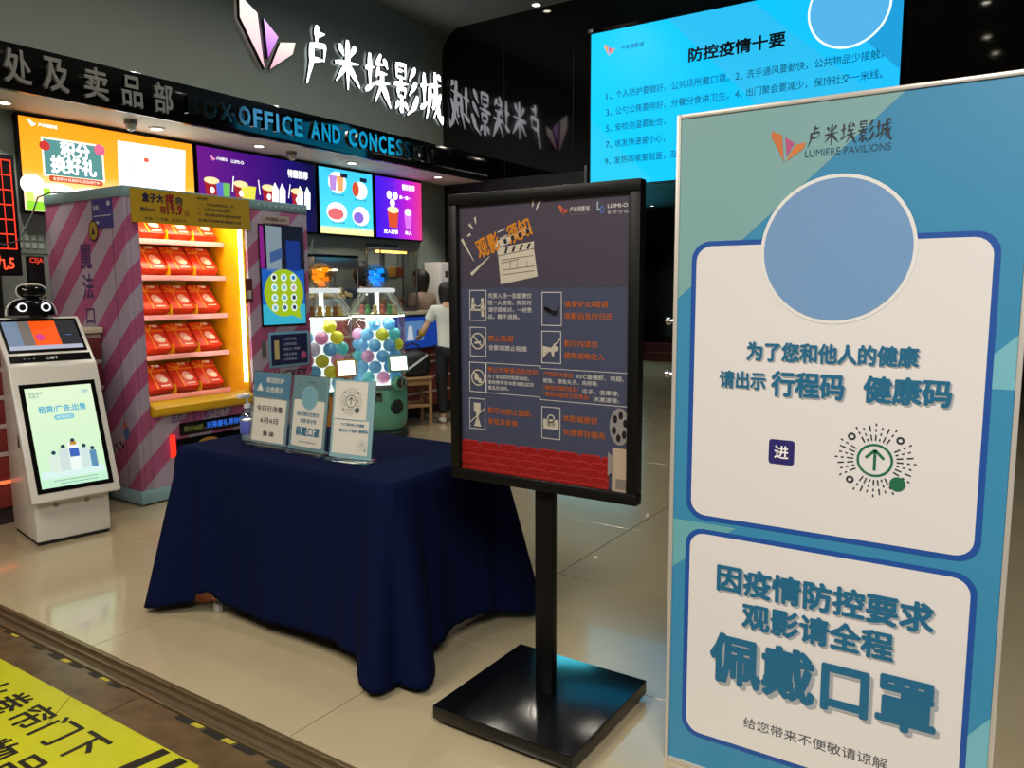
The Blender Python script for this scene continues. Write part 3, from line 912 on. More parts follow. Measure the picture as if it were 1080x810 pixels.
box('interior_floor', vb + .25, vx - .03, wy0 - .03, wy1, wz0 - .06, wz0 - .045, vy_m, vm)
# yellow sill tray
prism('tray', [(vx - .03, .60), (vx + .035, .60), (vx + .05, .615), (vx + .05, .66), (vx - .03, .70)], 'y', 2.99, 3.80, mat('vend_yellow', '#c89a12'), vm, .004)
box('light_strip', vx - .05, vx - .035, wy1 - .022, wy1 - .004, wz0 + .10, wz1 - .005, emat('#fffbe8', 17), vm)
box('light_strip', vx - .05, vx - .035, wy0 - .026, wy0 - .008, wz0 + .10, wz1 - .005, emat('#fffbe8', 17), vm)
box('top_light', vx - .20, vx - .05, wy0, wy1 - .04, 2.01, 2.025, emat('#fff0c8', 17), vm)
shz = (1.80, 1.547, 1.265, .982, .69)
pk_m = mat('shelf_pink', '#e6a3ad', .35)
sxf = -5.165
for z in shz:
    box('shelf', vb + .27, sxf, wy0 - .028, wy1 - .004, z - .012, z, mat('shelf_steel', '#c9a46a', .4), vm)
    box('shelf_edge', sxf, sxf + .012, wy0 - .028, wy1 - .004, z - .022, z + .014, pk_m, vm, .002)
box('window_pane', vx - .022, vx - .016, wy0, wy1 + .012, wz0 - .04, wz1, thin_glass('vend_glass', (1, 1, 1), .03), vm)
# gift boxes on the shelves, tilted back
bw, bh, bt = .196, .225, .085
red_m = mat('box_red', '#d8321c', .3, noise=.05); rib_m = mat('box_ribbon', '#f0942a', .35); prn_m = mat('box_print', '#f6b8b0', .4); prw_m = mat('box_print_white', '#fff2e6', .4)
tilt = R(40)


def gift_box(y, z, label, group):
    loc = Vector((sxf - .012, y, z + .003))
    t = thing('gift_box', label, 'box', loc, group=group, world=False)
    # local: x front, box leans back
    Rm = Matrix.Rotation(-tilt, 4, 'Y')
    Mx = Matrix.Translation((-bt * math.cos(tilt), 0, 0)) @ Rm
    bm = bmesh.new(); bbox(bm, 0, bt, -bw / 2, bw / 2, 0, bh, .008, 2, Mx)
    from_bm('carton', bm, red_m, t, True)
    U = Vector((0, 1, 0)); V3 = (Rm @ Vector((0, 0, 1)))
    O = Mx @ Vector((bt, 0, 0))
    f = Fr(t, O, U, V3, .0012)
    f.line('ribbon', (-.03, .004), (-.03, bh - .004), .012, rib_m, 1)
    f.line('ribbon', (-bw / 2 + .004, bh * .72), (bw / 2 - .004, bh * .72), .010, rib_m, 1)
    f.line('ribbon_loop', (-.03, bh * .72), (-.085, bh * .88), .014, rib_m, 2)
    f.line('ribbon_loop', (-.03, bh * .72), (.02, bh * .90), .014, rib_m, 2)
    f.ell('print_flower', .025, bh * .42, .036, .040, prn_m, 1, 12)
    f.ell('print_flower', .040, bh * .34, .030, .024, prw_m, 2, 12)
    f.rect('print_title', .0, bh * .86, .06, bh * .95, prw_m, 1)
    f.rect('print_line', .0, bh * .10, .07, bh * .14, prw_m, 1)
    # bottom end facing the glass
    return t


rows = ('topmost', 'second', 'third', 'fourth', 'lowest')
cols = ((3.255, 'nearest the striped side'), (3.465, 'in the middle of the shelf'), (3.675, 'beside the yellow side wall'))
for ri, z in enumerate(shz):
    for ci, (y, cl) in enumerate(cols):
        gift_box(y, z, 'red gift box with orange ribbon, %s shelf, %s' % (rows[ri], cl), 'red gift boxes in the vending machine')
        if ci < 2:
            prism('divider', [(sxf - .005, z), (sxf - .005, z + .07), (sxf - .02, z + .085), (sxf - .10, z + .085), (sxf - .10, z)], 'y', y + .1005, y + .1045, vy_m, vm)
# header poster
fh = Fr(vm, (vx, 0, 0), Y, Z, .001)
hp = box_on(fh, 'header_poster', 2.932, 1.898, 3.862, 2.118, .006, .012, mat('poster_yellow', '#b39222', .4, noise=.05))
fh2 = Fr(hp, (vx + .0125, 0, 0), Y, Z, .0008)
navy = mat('ink_navy', '#1d1c3a', .5); crim = mat('ink_crimson', '#8a1220', .5); pale = mat('ink_pale', '#e6dcc0', .5)
fh2.text('盒子大', 3.01, 2.035, 3.165, 2.095, navy, 1, .04)
fh2.text('疼', 3.175, 2.03, 3.245, 2.105, crim, 1, .04)
fh2.text('向', 3.255, 2.035, 3.305, 2.09, navy, 1, .03)
fh2.text('原价50元', 2.995, 1.972, 3.105, 2.0, navy, 1, .02)
fh2.text('现', 3.135, 1.965, 3.18, 2.015, crim, 1, .02)
fh2.text('19.9', 3.185, 1.965, 3.30, 2.035, crim, 1, .04)
fh2.text('元', 3.315, 1.962, 3.355, 1.995, crim, 1, .01)
fh2.text('每盒一个惊喜，盒盒好礼', 3.02, 1.92, 3.33, 1.938, navy, 1, 0)
for s, u0, u1, v in (('购买须知', 3.42, 3.50, 2.085), ('一、扫码选择商品一件', 3.44, 3.72, 2.048), ('二、付款成功后取出盒子', 3.42, 3.70, 2.012), ('三、商品售出概不退换请谅解', 3.42, 3.78, 1.975), ('有疑问请联系客服热线', 3.42, 3.78, 1.935)):
    fh2.text(s, u0, v, u1, v + .02, navy, 1, .005)
# right hand control panel
fp = Fr(vm, (vx, 0, 0), Y, Z, .001)
box_on(fp, 'logo_plate', 3.985, 1.965, 4.24, 2.025, .001, .004, mat('plate_beige', '#b8a79a', .5))
fp.text('卢米埃影城 LUMI-O', 4.01, 1.98, 4.215, 2.01, navy, 6, .01)
sbz = box_on(fp, 'touch_screen', 3.935, 1.17, 4.375, 1.955, .001, .010, black_satin, .003)
fq = Fr(sbz, (vx + .0105, 0, 0), Y, Z, .0008)
fq.poly('magenta_strip', [(3.94, 1.62), (3.985, 1.62), (3.975, 1.94), (3.94, 1.94)], emat('#b02aa8', .5), 1)
fq.rect('screen_picture', 4.0, 1.58, 4.36, 1.945, emat('#1a2138', .5), 1)
fq.poly('screen_picture', [(4.0, 1.60), (4.14, 1.58), (4.15, 1.94), (4.0, 1.945)], emat('#9fb4c0', .55), 2)
fq.rect('screen_picture', 4.19, 1.60, 4.33, 1.84, emat('#1c3f9a', .6), 2)
fq.poly('screen_picture', [(4.03, 1.66), (4.15, 1.70), (4.15, 1.78), (4.03, 1.74)], emat('#4a6ca8', .6), 3)
fq.rect('blue_ad', 3.945, 1.185, 4.365, 1.615, emat('#2065c8', .75), 2)
fq.rect('aqua_ad', 3.945, 1.185, 4.365, 1.34, emat('#39b9d6', .8), 3)
fq.ell('green_blob', 4.155, 1.43, .195, .185, emat('#a8c81e', .8), 4, 32)
fq.poly('green_tail', [(4.06, 1.29), (4.30, 1.34), (4.32, 1.22), (4.24, 1.25)], emat('#a8c81e', .8), 4)
ic = ['#20262a', '#6fb4c8', '#2a8ad0', '#7fc4cc', '#84c6c6', '#c8a0b0', '#80c4c8', '#6fb0c0', '#24404c', '#76b8c4', '#3a6a80', '#2e3a48']
for k in range(12):
    r_, c_ = divmod(k, 3)
    u, v = 4.06 + c_ * .095, 1.55 - r_ * .078
    fq.ell('round_icon', u, v, .031, .031, emat('#e4f2ee', .9), 5, 16)
    fq.ell('icon_centre', u, v, .018, .018, emat(ic[k], .8), 6, 10)
ipl = box_on(fp, 'instruction_plate', 3.99, .845, 4.395, 1.125, .001, .008, mat('plate_blue_rim', '#6f9cba', .4), .004)
box_on(fp, 'instruction_face', 4.01, .865, 4.375, 1.105, .0085, .0095, mat('plate_navy', '#20254e', .4))
box_on(fp, 'yellow_tag', 4.04, .91, 4.085, 1.06, .0097, .0105, mat('tag_yellow', '#c6b67a', .5))
fq2 = Fr(ipl, (vx + .0108, 0, 0), Y, Z, .0006)
for k, s in enumerate(('1.扫码付款', '2.选择商品', '3.等待出货，请勿拍打', '4.取出商品', '5.欢迎再来')):
    fq2.text(s, 4.125, 1.055 - k * .04, 4.21 + len(s) * .008, 1.078 - k * .04, mat('ink_light', '#aab4d6', .5), 1, .005)
fq2.ell('pink_seal', 4.33, .93, .03, .03, mat('seal_pink', '#b4527c', .5), 1, 16)
box_on(fp, 'lock_plate', 3.925, .93, 3.965, 1.06, .001, .005, grey_metal, .002)
fp.text('LUCKEY', 4.03, .76, 4.37, .82, mat('ink_dark', '#241c2c', .5), 1, .03)
box_on(fp, 'code_plaque', 3.80, 1.36, 3.86, 1.54, .002, .006, mat('plaque_brown', '#5a2022', .5))
fp.rect('plaque_window', 3.812, 1.39, 3.848, 1.45, mat('plaque_pale', '#b8a8a0', .5), 8)
# lower front: message line, ticker and delivery slot
fp.text('选取出盒子看开出下次', 3.13, .535, 3.64, .60, mat('ink_purple', '#4a2a66', .5), 1, .01)
tkh = box_on(fp, 'ticker_housing', 3.19, .44, 3.80, .53, .001, .012, black_satin, .003)
ft2 = Fr(tkh, (vx + .0125, 0, 0), Y, Z, .0008)
ft2.text('积分68折，', 3.22, .462, 3.39, .505, emat('#7d7a3a', .5), 1, .01)
ft2.text('天降豪礼等你吧！', 3.40, .462, 3.74, .51, emat('#2f6ee0', .9), 1, .02)
box_on(fp, 'delivery_door', 3.16, .16, 3.80, .42, .001, .010, black_gloss, .004)
fp2 = Fr(vm, (vx + .0105, 0, 0), Y, Z, .0008)
fp2.poly('gold_arch', [(3.30 + .11 - .11 * math.cos(R(a)), .33 + .07 * math.sin(R(a))) for a in range(0, 181, 15)], mat('gold_print', '#a07434', .4), 1)
box_on(fp, 'red_lamp', 3.115, .30, 3.148, .455, .001, .016, emat('#ff2414', 2.2), .004)
# pink side print
fsid = Fr(vm, (0, vy0, 0), X, Z, .001)
pur_m = mat('ink_violet', '#52396b', .5)
for ch, u0, u1, v0, v1 in (('魔', -5.485, -5.335, 1.60, 1.785), ('法', -5.475, -5.335, 1.395, 1.57), ('口', -5.455, -5.345, 1.225, 1.335), ('袋', -5.455, -5.325, .985, 1.15)):
    fsid.text(ch, u0, v0, u1, v1, pur_m, 1, .02, name='side_character')
bnt = box_on(fsid, 'blue_notice', -5.29, 1.868, -5.04, 2.055, .0005, .003, mat('notice_blue', '#3c4284', .5))
fsn = Fr(bnt, (0, vy0 - .0032, 0), X, Z, .0006)
np_ = mat('notice_print', '#b8bcd0', .5)
fsn.text('温馨', -5.275, 1.985, -5.20, 2.02, np_, 1, .02)
fsn.rect('notice_print', -5.27, 1.945, -5.06, 1.952, np_, 1)
fsn.rect('notice_print', -5.27, 1.895, -5.21, 1.915, np_, 1)
fsn.ell('notice_print', -5.085, 2.025, .022, .018, np_, 1, 12)
fsid.ell('bell_sticker', -5.285, 1.855, .062, .070, mat('ink_dark', '#241c2c'), 4, 24)
fsid.ell('bell_sticker', -5.285, 1.855, .052, .060, mat('sticker_gold', '#a08c3c', .5), 5, 24)
fsid.poly('bell_sticker', [(-5.305, 1.83), (-5.265, 1.83), (-5.285, 1.885)], mat('ink_dark', '#241c2c'), 6)
fsid.ell('balloon_print', -5.05, .50, .034, .05, mat('print_blue', '#4a6aa0', .5), 1, 14)
fsid.ell('balloon_print', -5.06, .545, .018, .03, mat('print_orange', '#b8623a', .5), 2, 12)
for k in range(6):
    fsid.ell('spot_print', -5.10 - .03 * k, .40 - .012 * k + (k % 2) * .03, .012, .016, mat('ink_dark', '#241c2c'), 1, 10)
for sx_ in (-5.06,):
    box('panel_gap', sx_ - .002, sx_ + .002, vy0 - .0012, vy0 + .001, zb, vh, mat('gap_dark', '#4a4048', .7), vm)
for y in (2.96, 4.35):
    for x in (-5.82, -5.0):
        lathe('foot', [(0, 0), (.03, 0), (.03, .014), (0, .014)], black_matt, vm, (x, y, 0), 14)

# =================================================================== ROBOT KIOSK
kz = thing('robot_kiosk', 'white self-service kiosk with robot head, two lit screens and slanted front', 'kiosk', (-4.603, 2.283, 0), R(-10.3), world=False)
# local: x = towards the front, y = to the right of its face, z up
kw = mat('kiosk_white', '#cfcbc2', .28, noise=.02)
prism('base_body', [(0, .02), (0.0, .40), (-.04, .52), (-.20, .98), (-.40, 1.20), (-.466, 1.26), (-.466, .02)], 'y', -.20, .20, kw, kz, .012)
box('base_shadow_gap', -.45, -.012, -.19, .19, 0.0, .02, black_matt, kz)
A, B_, C_ = Vector((.105, .275)), Vector((-.16, 1.02)), Vector((-.44, 1.30))


def thick(P, Q, t0):
    d = (Q - P).normalized(); n = Vector((d.y, -d.x))
    return n * t0


n1 = thick(A, B_, .045); n2 = thick(B_, C_, .045)
# one bent shell: lower slanted face and upper display hood
prism('front_shell', [tuple(A), tuple(B_), tuple(C_), tuple(C_ - n2), tuple(B_ - n1 * 1.1), tuple(A - n1)], 'y', -.235, .235, kw, kz, .010)
fk = Fr(kz, (A.x + .0, 0, A.y), (0, 1, 0), (B_.x - A.x, 0, B_.y - A.y), .0012)
Lk = (B_ - A).length
box_on(fk, 'lower_bezel', -.20, .05, .20, Lk - .105, .0, .004, black_gloss, .0)
kscr = glow_ramp('kiosk_screen', [(0, '#b9f0d0'), (0.25, '#d2f4cc'), (1, '#e6f6d2')], 'Z', .95, .3, 1.0)
fk2 = Fr(kz, fk.pt(0, 0, .005), fk.U, fk.V, .0012)
fk2 = fk2.on(fk2.rect('lower_display', -.175, .075, .175, Lk - .13, kscr, 0))
bl = emat('#58b8d8', .85); pd = emat('#7aa0a8', .7)
fk2.text('租赁/广告;出售', -.125, .505, .125, .55, bl, 2, .03)
fk2.rrect('pill_badge', -.05, .462, .055, .492, .012, emat('#7fcfe0', .85), 1)
fk2.text('联系我们', -.038, .469, .044, .485, emat('#dff6f4', .95), 2, .01)
fk2.text('智能服务\n机器人', -.16, .60, -.09, .635, pd, 2)
fk2.text('CIBT', .115, .61, .155, .628, bl, 2, .02)
fk2.rect('picture_ground', -.165, .125, .165, .17, emat('#d8f2ec', .95), 1)
for u, v, wd, h, c in ((-.115, .16, .055, .10, '#dcece0'), (-.06, .16, .05, .13, '#cfe0dc'), (-.01, .16, .06, .16, '#eef6f0'), (.05, .16, .05, .12, '#cfe4e0'), (.10, .16, .035, .10, '#5d8fb4')):
    fk2.rect('kiosk_picture', u, v, u + wd, v + h, emat(c, .95), 2)
    fk2.ell('kiosk_picture', u + wd / 2, v + h + .012, .012, .012, emat('#3b5470', .5), 3, 10)
fk2.rect('kiosk_picture', -.005, .235, .045, .285, emat('#3d6cc8', .8), 3)
fk2.rect('kiosk_picture', .005, .305, .038, .325, emat('#d89a3c', .8), 3)
for k in range(2):
    fk2.rect('caption_line', -.11 + k * .03, .108 - k * .018, .12, .112 - k * .018, emat('#8fb8b0', .7), 2)
fk3 = Fr(kz, (B_.x, 0, B_.y), (0, 1, 0), (C_.x - B_.x, 0, C_.y - B_.y), .0012)
Lu = (C_ - B_).length
box_on(fk3, 'upper_bezel', -.21, .105, .21, Lu - .025, .0, .004, black_gloss)
fk4 = Fr(kz, fk3.pt(0, 0, .005), fk3.U, fk3.V, .0012)
fk5 = fk4; fk4 = fk4.on(fk4.rect('upper_display', -.195, .125, .195, Lu - .045, emat('#c9cfe4', .7), 0))
fk4.rect('display_tile', -.195, .155, -.115, Lu - .045, emat('#8fa6c4', .6), 1)
fk4.rect('display_tile', -.115, .155, -.055, Lu - .045, emat('#9c9288', .5), 1)
fk4.rect('display_tile', -.055, .155, .085, Lu - .045, emat('#ff5a10', .9), 1)
fk4.ell('display_tile', -.02, .22, .022, .026, emat('#e8409a', .8), 2, 14)
fk4.rect('display_tile', .085, .155, .195, Lu - .045, emat('#2e3038', .5), 1)
fk4.rect('display_tile', .12, .23, .155, .234, emat('#6a8fd8', .8), 2)
nb_ = box_on(fk3, 'name_bar', -.215, .03, .215, .085, .0, .004, black_gloss)
fk4 = fk5.on(nb_)
fk4.text('CIBT', -.03, .045, .035, .066, mat('plate_silver', '#c8c8c8', .3, .6), 0, .03)
for u in (-.14, -.115, -.09):
    fk4.ell('bar_sensor', u, .056, .007, .006, mat('sensor_grey', '#3a3c40', .3), 0, 12)
# robot head
hc = Vector((-.40, -.03, 1.31))
bm = bmesh.new()
bmesh.ops.create_uvsphere(bm, u_segments=28, v_segments=16, radius=1.0)
for v in bm.verts:
    z = max(v.co.z, 0.0)
    p = 3.2
    v.co = Vector((v.co.x * .062, v.co.y * .128, (1 - (1 - z) ** 1.6) * .098))
bmesh.ops.translate(bm, verts=bm.verts, vec=hc)
head = from_bm('robot_head', bm, black_gloss, kz, True)
lathe('head_rim', [(.0, 0), (.001, 0)], white_plastic, kz, (0, 0, 0), 3)
bpy.data.objects.remove(bpy.data.objects['head_rim'])
tube('head_outline', [(hc.x - .01, hc.y + .134 * math.cos(R(a)) * (1 if abs(math.cos(R(a))) < .9 else 1), hc.z + .103 * (abs(math.sin(R(a))) ** .75)) for a in range(0, 181, 10)], .006, white_plastic, kz, 8)
for dy in (-.062, .062):
    e = Matrix.Translation((hc.x + .0565, hc.y + dy, hc.z + .048)) @ Matrix.Rotation(R(90), 4, 'Y')
    lathe('robot_eye', [(.019, -.012), (.026, -.010), (.026, .004), (.019, .006), (.019, -.012)], emat('#f4f2fa', 1.3), kz, (0, 0, 0), 24, e)
    lathe('robot_pupil', [(0, .002), (.019, .001)], mat('pupil', '#141018', .1), kz, (0, 0, 0), 20, e)
bm = bmesh.new(); bmesh.ops.create_uvsphere(bm, u_segments=24, v_segments=14, radius=1.0)
for v in bm.verts:
    s = lambda t, q: math.copysign(abs(t) ** q, t)
    v.co = Vector((s(v.co.x, .8) * .045, s(v.co.y, .7) * .076, s(v.co.z, .75) * .040))
bmesh.ops.translate(bm, verts=bm.verts, vec=hc + Vector((0, .005, .142)))
from_bm('camera_pod', bm, black_gloss, kz, True)
tube('pod_outline', [(hc.x + .0, hc.y + .005 + .079 * math.copysign(abs(math.cos(R(a))) ** .75, math.cos(R(a))), hc.z + .142 + .043 * math.copysign(abs(math.sin(R(a))) ** .75, math.sin(R(a)))) for a in range(0, 361, 12)], .004, white_plastic, kz, 8)
box('pod_neck', hc.x - .02, hc.x + .02, hc.y - .03, hc.y + .04, hc.z + .085, hc.z + .112, black_gloss, kz, .004)
for dy, z in ((-.09, .245), (.075, .245)):
    e = Matrix.Translation((.001, dy, z - .02)) @ Matrix.Rotation(R(90), 4, 'Y')
    lathe('speaker_hole', [(0, .0015), (.010, .0015), (.014, 0)], mat('speaker_grey', '#8c8a84', .5), kz, (0, 0, 0), 16, e)
box('side_port', -.22, -.17, -.2035, -.199, .55, .62, mat('port_dark', '#3a3632', .4), kz, .001)
for y in (-.16, .16):
    for x in (-.42, -.05):
        pass

# =================================================================== TABLE AND CLOTH
tx0, tx1, ty0, ty1, tz = -3.20, -1.905, 2.075, 2.79, .742
ftb = thing('folding_table', 'white legged folding table hidden under the navy cloth', 'table', ((tx0 + tx1) / 2, (ty0 + ty1) / 2, 0))
leg_m = mat('leg_white', '#c2bfb8', .35, .3)
box('table_top', tx0, tx1, ty0, ty1, tz - .04, tz - .002, mat('table_ply', '#b9b2a2', .5), ftb, .006)
for x in (tx0 + .205, tx1 - .06):
    box('foot_bar', x - .02, x + .02, ty0 + .0, ty1 - .04, .0, .04, leg_m, ftb, .006)
    for y in (ty0 + .03, ty1 - .12):
        box('leg', x - .018, x + .018, y - .015, y + .015, .04, tz - .04, leg_m, ftb, .004)
    box('cross_bar', x - .012, x + .012, ty0 + .10, ty1 - .12, .10, .13, leg_m, ftb, .003)
    for y in (ty0 + .03, ty1 - .05):
        lathe('foot_cap', [(0, .0), (.022, .0), (.022, .045), (0, .05)], mat('cap_grey', '#6f6a60', .6), ftb, (x, y, 0), 12)

cloth_m = mat('navy_cloth', '#0a1230', .95, noise=.12, nscale=60, spec=.06)
random.seed(11)


def cloth():
    rc = .02
    per = []   # (x, y, nx, ny, signed distance to the nearest corner, corner index, side)
    segs = [((tx0, ty0), (tx1, ty0), (0, -1)), ((tx1, ty0), (tx1, ty1), (1, 0)), ((tx1, ty1), (tx0, ty1), (0, 1)), ((tx0, ty1), (tx0, ty0), (-1, 0))]
    for si, (a, b, n) in enumerate(segs):
        a = Vector(a); b = Vector(b); L = (b - a).length; d = (b - a) / L
        k = int(L / .014)
        for i in range(k):
            s = L * i / k
            n0 = Vector(n); q0 = s; q1 = L - s
            prev = Vector(segs[si - 1][2]); nxt = Vector(segs[(si + 1) % 4][2])
            rr = .13
            nn = n0.copy()
            if q0 < rr:
                nn = n0 + prev * (1 - q0 / rr)
            if q1 < rr:
                nn = n0 + nxt * (1 - q1 / rr)
            nn.normalize()
            per.append((a + d * s, nn, min(q0, q1), q0 if q0 < q1 else -q1, si, s / L))
    rowsn = 26
    V = []; Fc = []
    N = len(per)
    for r in range(rowsn + 1):
        t = r / rowsn
        for i, (p, nn, q, sq, si, sf) in enumerate(per):
            corner = math.exp(-(q / .15) ** 2)
            # the corner hangs in two lobes with a deep valley between
            lobe = corner * (.62 + .38 * math.cos(sq / .155 * 2 * math.pi + (0.5 if sq > 0 else -0.5) + math.pi))
            wave = .006 * math.sin(p.x * 17 + p.y * 13 + si) + .003 * math.sin(p.x * 41 + p.y * 37)
            out = .012 + t * (.035 + .8 * wave * (1 - corner)) + (t ** .9) * lobe * .20
            sag = .665 + .075 * corner + .012 * math.sin(p.x * 5 + 2)
            if si == 0 and .11 < sf < .25:
                sag -= .04 * math.sin((sf - .11) / .14 * math.pi)
            drop = t * sag
            hem = .006 * abs(math.sin(i * .62)) if r == rowsn else 0
            z = tz + .004 - drop + hem
            if t < .03:
                z = tz + .004 - .0
            V.append((p.x + nn.x * out * min(1, t * 12 + .1), p.y + nn.y * out * min(1, t * 12 + .1), max(.006, z)))
    for r in range(rowsn):
        for i in range(N):
            j = (i + 1) % N
            Fc.append((r * N + i, r * N + j, (r + 1) * N + j, (r + 1) * N + i))
    Fc.append(tuple(range(N - 1, -1, -1)))
    return V, Fc


Vc, Fcc = cloth()
cl = new('tablecloth', Vc, Fcc, cloth_m, None, True)
tag(cl, 'dark navy cloth draped to the floor over the table with scalloped hem', 'tablecloth')
bm = bmesh.new(); bm.from_mesh(cl.data); bmesh.ops.recalc_face_normals(bm, faces=bm.faces); bm.to_mesh(cl.data); bm.free()
for p in cl.data.polygons:
    p.use_smooth = len(p.vertices) == 4
sol = cl.modifiers.new('thickness', 'SOLIDIFY'); sol.thickness = .002; sol.offset = 1

TZ = tz + .0062
# acrylic stands
paper = mat('card_paper', '#dcd6ca', .5); cyan_p = mat('print_sky', '#8fb6bd', .5); steel_b = mat('print_steelblue', '#54809c', .5); ink = mat('ink_grey', '#3a3c40', .6); tealt = mat('print_teal', '#1f6a8a', .5)


def stand(xc, y, rot, wd, h, label, draw):
    t = thing('acrylic_stand', label, 'sign holder', (xc, y, TZ), rot, 'acrylic stands on the table', world=False)
    box('foot', -wd / 2, wd / 2, -.035, .045, 0, .010, thin_glass('acrylic_foot', (.86, .9, .88), .22), t, .002)
    lean = .05
    prism('holder', [(-.006, .010), (-.002, .010), (-.002 + lean, h), (-.006 + lean, h)], 'x', -wd / 2, wd / 2, acrylic, t)
    prism('holder_back', [(.002, .010), (.005, .010), (.005 + lean, h), (.002 + lean, h)], 'x', -wd / 2, wd / 2, acrylic, t)
    cd = prism('card', [(-.0015, .012), (.0015, .012), (.0015 + lean, h - .004), (-.0015 + lean, h - .004)], 'x', -wd / 2 + .004, wd / 2 - .004, cyan_p, t)
    f = Fr(cd, (0, -.0018, .012), X, (0, lean, h - .012), .0004)
    draw(f, wd, h - .014)
    return t


def draw_a(f, wd, h):
    a = wd / 2 - .006
    f.rect('blue_header', -a, h * .66, a, h - .002, steel_b, 1)
    f.text('新冠防护', -.035, h * .86, .085, h * .94, paper, 2, .018)
    f.text('公告提示', -.035, h * .73, .085, h * .81, paper, 2, .018)
    f.poly('white_triangle', [(-.10, h * .74), (-.055, h * .74), (-.078, h * .86)], paper, 2)
    f.rect('white_card', -a + .012, h * .03, a - .014, h * .635, paper, 1)
    f.text('今日已消毒', -.092, h * .45, .09, h * .54, ink, 2, .02)
    f.text('6月6日', -.06, h * .29, .065, h * .37, ink, 2, .02)
    f.text('重 级', -.035, h * .11, .045, h * .18, ink, 2, .02)


def draw_b(f, wd, h):
    a = wd / 2 - .006
    f.rrect('white_card', -a + .014, h * .05, a - .014, h * .68, .01, paper, 1)
    f.ell('round_badge', 0, h * .71, .048, .052, mat('badge_sky', '#7aa8b4', .5), 2, 24)
    f.ring('badge_ring', 0, h * .71, .046, .052, cyan_p, 3)
    f.text('因疫情防控要求', -.075, h * .46, .07, h * .52, tealt, 2, .015)
    f.text('观影请全程', -.05, h * .37, .055, h * .43, tealt, 2, .015)
    f.text('佩戴口罩', -.075, h * .19, .08, h * .32, tealt, 2, .025)
    f.text('给您带来不便敬请谅解', -.05, h * .10, .06, h * .125, ink, 2)
    f.text('卢米埃影城', -.02, h * .915, .03, h * .935, ink, 2)


def burst(f, cu, cv, r, mk, mg, lay, rnd=5):
    """round emblem: ring with an arrow inside a sun of short strokes"""
    rg = random.Random(rnd)
    f.ring('emblem_ring', cu, cv, r * .38, r * .44, mg, lay)
    f.line('emblem_arrow', (cu, cv - r * .27), (cu, cv + r * .27), r * .07, mg, lay)
    f.line('emblem_arrow', (cu, cv + r * .27), (cu - r * .22, cv + r * .05), r * .07, mg, lay)
    f.line('emblem_arrow', (cu, cv + r * .27), (cu + r * .22, cv + r * .05), r * .07, mg, lay)
    for k in range(36):
        a = R(k * 10)
        if k in (4, 5, 13, 14, 22, 23, 31, 32):
            continue
        r0 = r * .52; 
        while r0 < r * .95:
            r1 = min(r, r0 + r * (.16 if (k * 7 + int(r0 / r * 20)) % 3 else .07))
            f.line('emblem_ray', (cu + r0 * math.cos(a), cv + r0 * math.sin(a)), (cu + r1 * math.cos(a), cv + r1 * math.sin(a)), r * .035, mk, lay)
            r0 = r1 + r * .08
    for a in (45, 135, 225):
        f.ring('emblem_dot', cu + r * .82 * math.cos(R(a)), cv + r * .82 * math.sin(R(a)), r * .05, r * .10, mk, lay, 14)
    f.ell('emblem_seal', cu + r * .80 * math.cos(R(-45)), cv + r * .80 * math.sin(R(-45)), r * .19, r * .19, mg, lay + 1, 20)


def draw_c(f, wd, h):
    a = wd / 2 - .006
    f.rect('white_card', -a + .008, h * .50, a - .035, h * .985, paper, 1)
    f.rect('white_card', -a + .010, h * .05, a - .018, h * .49, paper, 2)
    f.rect('card_shadow_line', -a + .02, h * .487, a - .04, h * .491, ink, 3)
    burst(f, -.012, h * .73, .062, ink, mat('emblem_grey', '#4a5450', .5), 3)
    f.text('为了您和他人的健康', -.055, h * .41, .065, h * .45, tealt, 3, .02)
    f.text('请出示 行程码 健康码', -.065, h * .33, .085, h * .375, tealt, 3, .02)
    burst(f, .058, h * .17, .030, mat('ink_faint', '#a8a49a', .6), mat('ink_faint2', '#8aa090', .6), 3)


stand(-2.8375, 2.275, R(-1.5), .262, .335, 'clear acrylic stand holding the blue headed disinfection notice', draw_a)
stand(-2.573, 2.265, R(-2), .238, .335, 'clear acrylic stand holding the small mask notice, middle of three', draw_b)
stand(-2.300, 2.258, R(6), .224, .335, 'clear acrylic stand holding the card with a round sunburst emblem', draw_c)
# hand sanitiser bottle
sb = thing('sanitiser_bottle', 'clear pump bottle of hand sanitiser with blue label on the table', 'bottle', (-3.035, 2.33, TZ))
SB = (-3.035, 2.33, TZ)
lathe('bottle_body', [(0, 0), (.034, 0), (.037, .006), (.037, .115), (.030, .135), (.014, .145), (.014, .155), (0, .155)], thin_glass('bottle_plastic', (.86, .9, .93), .12), sb, SB, 24)
lathe('bottle_gel', [(0, .004), (.032, .004), (.034, .01), (.034, .10), (0, .10)], mat('gel', '#b9c4cc', .2), sb, SB, 20)
lathe('bottle_label', [(.0375, .035), (.0378, .036), (.0378, .095), (.0375, .096)], mat('label_blue', '#5560b0', .4), sb, SB, 24)
lathe('pump_collar', [(0, .155), (.017, .155), (.017, .172), (.006, .176), (.006, .205), (0, .205)], mat('pump_clear', '#c8ccd0', .2), sb, SB, 16)
box('pump_head', SB[0] - .014, SB[0] + .014, SB[1] - .05, SB[1] + .014, SB[2] + .203, SB[2] + .220, mat('pump_clear', '#c8ccd0'), sb, .004)

